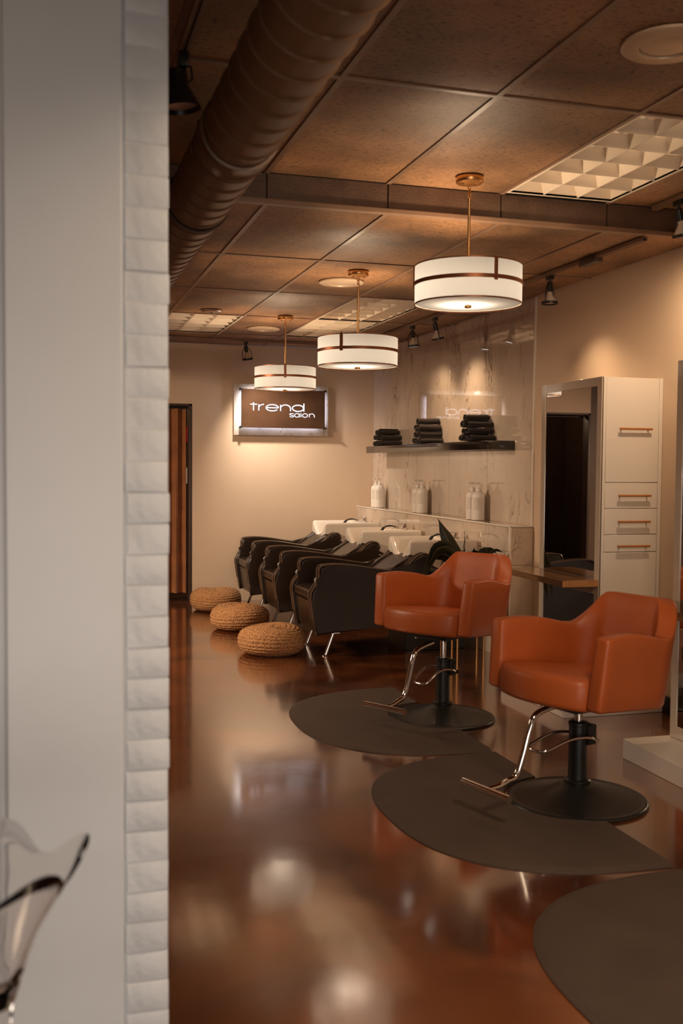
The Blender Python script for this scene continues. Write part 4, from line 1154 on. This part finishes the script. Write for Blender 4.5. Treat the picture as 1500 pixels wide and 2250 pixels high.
# ================================================================== PLANT
pl = tag(empty('potted_plant', (3.02, 6.92, 0)), 'dark leaved plant in a black pot on thin copper legs behind an orange chair', 'plant')
stand = []
for lx, ly in ((-0.076, 0.115), (-0.113, -0.076), (0.105, 0.069), (0.081, -0.107)):
    tube('leg', BRASS, [(lx, ly, 0.0), (lx, ly, 0.50)], 0.0075, 8, pl)
tube('stand_ring', BRASS, [(0.135 * math.cos(2 * PI * k / 36), 0.135 * math.sin(2 * PI * k / 36), 0.42) for k in range(36)], 0.006, 8, pl, True)
lathe('pot', POTM, [(0, 0.20), (0.085, 0.20), (0.098, 0.206), (0.125, 0.56), (0.127, 0.575), (0.118, 0.575), (0.112, 0.54), (0, 0.54)], 40, pl)
lathe('soil', SOIL, [(0.112, 0.548), (0.06, 0.553), (0, 0.555)], 24, pl)
def leaf(az, reach, rise, droop, length, width, twist=0.0, z0=0.56, x0=0.0, y0=0.0, arch=False):
    n, m_ = 18, 6
    pts = []
    for i in range(n + 1):
        f = i / n
        r_ = reach * (f ** 1.1)
        z = z0 + rise * math.sin(min(1.0, f * 1.15) * PI / 2) - droop * f ** 2.4
        if arch == 'upright':
            r_ = reach * f ** 0.9; z = z0 + rise * f ** 0.95
        elif arch:
            r_ = reach * (1 - (1 - f) ** 1.6); z = z0 + rise * math.sin(PI * f) ** 0.9 - droop * f * f
        pts.append(Vector((x0 + r_ * math.cos(az), y0 + r_ * math.sin(az), z)))
    side0 = Vector((-math.sin(az), math.cos(az), 0))
    bm = bmesh.new(); uvl = bm.loops.layers.uv.new('UVMap'); V = []; UV = {}
    for i, p in enumerate(pts):
        f = i / n
        tdir = (pts[min(n, i + 1)] - pts[max(0, i - 1)]).normalized()
        s_ = side0 - tdir * side0.dot(tdir); s_.normalize()
        s_ = Matrix.Rotation(twist, 3, tdir) @ s_
        nn = tdir.cross(s_)
        w_ = width * (0.16 + 0.84 * math.sin(PI * min(1, f ** 0.9)) ** 0.8 if f > 0.12 else 0.16 + f * 2.2) * (1 - f ** 6)
        w_ = max(w_, 0.002)
        row = []
        for k in range(m_ + 1):
            q = k / m_ - 0.5
            v = bm.verts.new(p + s_ * (q * w_) + nn * (-0.5 * w_ * (0.25 - q * q) * 0.9 + 0.004 * math.sin(i * 1.4) * abs(q) * 2)); UV[v] = (k / m_, f); row.append(v)
        V.append(row)
    for i in range(n):
        for k in range(m_):
            fc = bm.faces.new((V[i][k], V[i + 1][k], V[i + 1][k + 1], V[i][k + 1]))
            for lp_ in fc.loops: lp_[uvl].uv = UV[lp_.vert]
    o = finish(bm, 'leaf', LEAF, pl, 80)
    return o
D = math.radians
leaf(D(190), 0.27, 0.49, 0.0, 0.6, 0.125, D(80), arch='upright')
leaf(D(60), 0.05, 0.40, 0.0, 0.5, 0.036, D(75), x0=-0.04, arch='upright')
leaf(D(200), 0.43, 0.27, 0.10, 0.6, 0.13, D(55), arch=True)
leaf(D(188), 0.38, 0.31, 0.12, 0.6, 0.12, D(62), arch=True)
leaf(D(215), 0.40, 0.21, 0.14, 0.6, 0.12, D(45), arch=True)
leaf(D(176), 0.30, 0.30, 0.12, 0.6, 0.11, D(60))
leaf(D(250), 0.22, 0.33, 0.12, 0.6, 0.11, D(40))
leaf(D(285), 0.20, 0.32, 0.16, 0.6, 0.10, D(-40))
leaf(D(320), 0.22, 0.31, 0.08, 0.6, 0.10, D(-40))
leaf(D(-14), 0.26, 0.27, 0.03, 0.6, 0.09, D(-35))
leaf(D(-30), 0.24, 0.26, 0.34, 0.6, 0.09, D(-50))
leaf(D(90), 0.2, 0.3, 0.10, 0.6, 0.1, 0.0)
leaf(D(130), 0.25, 0.30, 0.2, 0.6, 0.1, 0.0)

# ================================================================== FOREGROUND GLASS VASE (on an added side table below the frame)
tb = tag(empty('added_side_table', (-0.062, 1.478, 0)), 'added small white side table, out of view, holding up the clear glass vase', 'table')  # added as a support for the vase, no table seen
lathe('table_top', WHITE, [(0, 0.515), (0.125, 0.515), (0.130, 0.52), (0.130, 0.535), (0.125, 0.54), (0, 0.54)], 40, tb)
lathe('stem', BLACK, [(0, 0.0), (0.12, 0.0), (0.12, 0.012), (0.018, 0.02), (0.015, 0.515), (0, 0.515)], 32, tb)
vz = tag(empty('glass_vase', (-0.062, 1.478, 0.541)), 'clear glass vase with a wavy flared rim at the bottom left corner', 'vase')
NA = 72
prof_v = [(0.048, 0.0), (0.050, 0.004), (0.030, 0.030), (0.021, 0.075), (0.026, 0.125), (0.046, 0.19), (0.074, 0.25), (0.104, 0.30), (0.120, 0.325)]
def vase_ring(r_, z, f, off):
    out = []
    for k in range(NA):
        a = 2 * PI * k / NA
        wv = math.sin(5 * a + 0.4) * f ** 3
        out.append(Vector(((r_ - off + 0.014 * wv) * math.cos(a), (r_ - off + 0.014 * wv) * math.sin(a), z + 0.020 * wv)))
    return out
nv_ = len(prof_v) - 1
rings = [vase_ring(r_, z, i / nv_, 0) for i, (r_, z) in enumerate(prof_v)]
inner = [vase_ring(r_, z, i / nv_, 0.005) for i, (r_, z) in reversed(list(enumerate(prof_v))) if z > 0.08]
grid_mesh('vase_body', GLASS, rings + inner, vz, closed_v=True, smooth=80, caps=True)
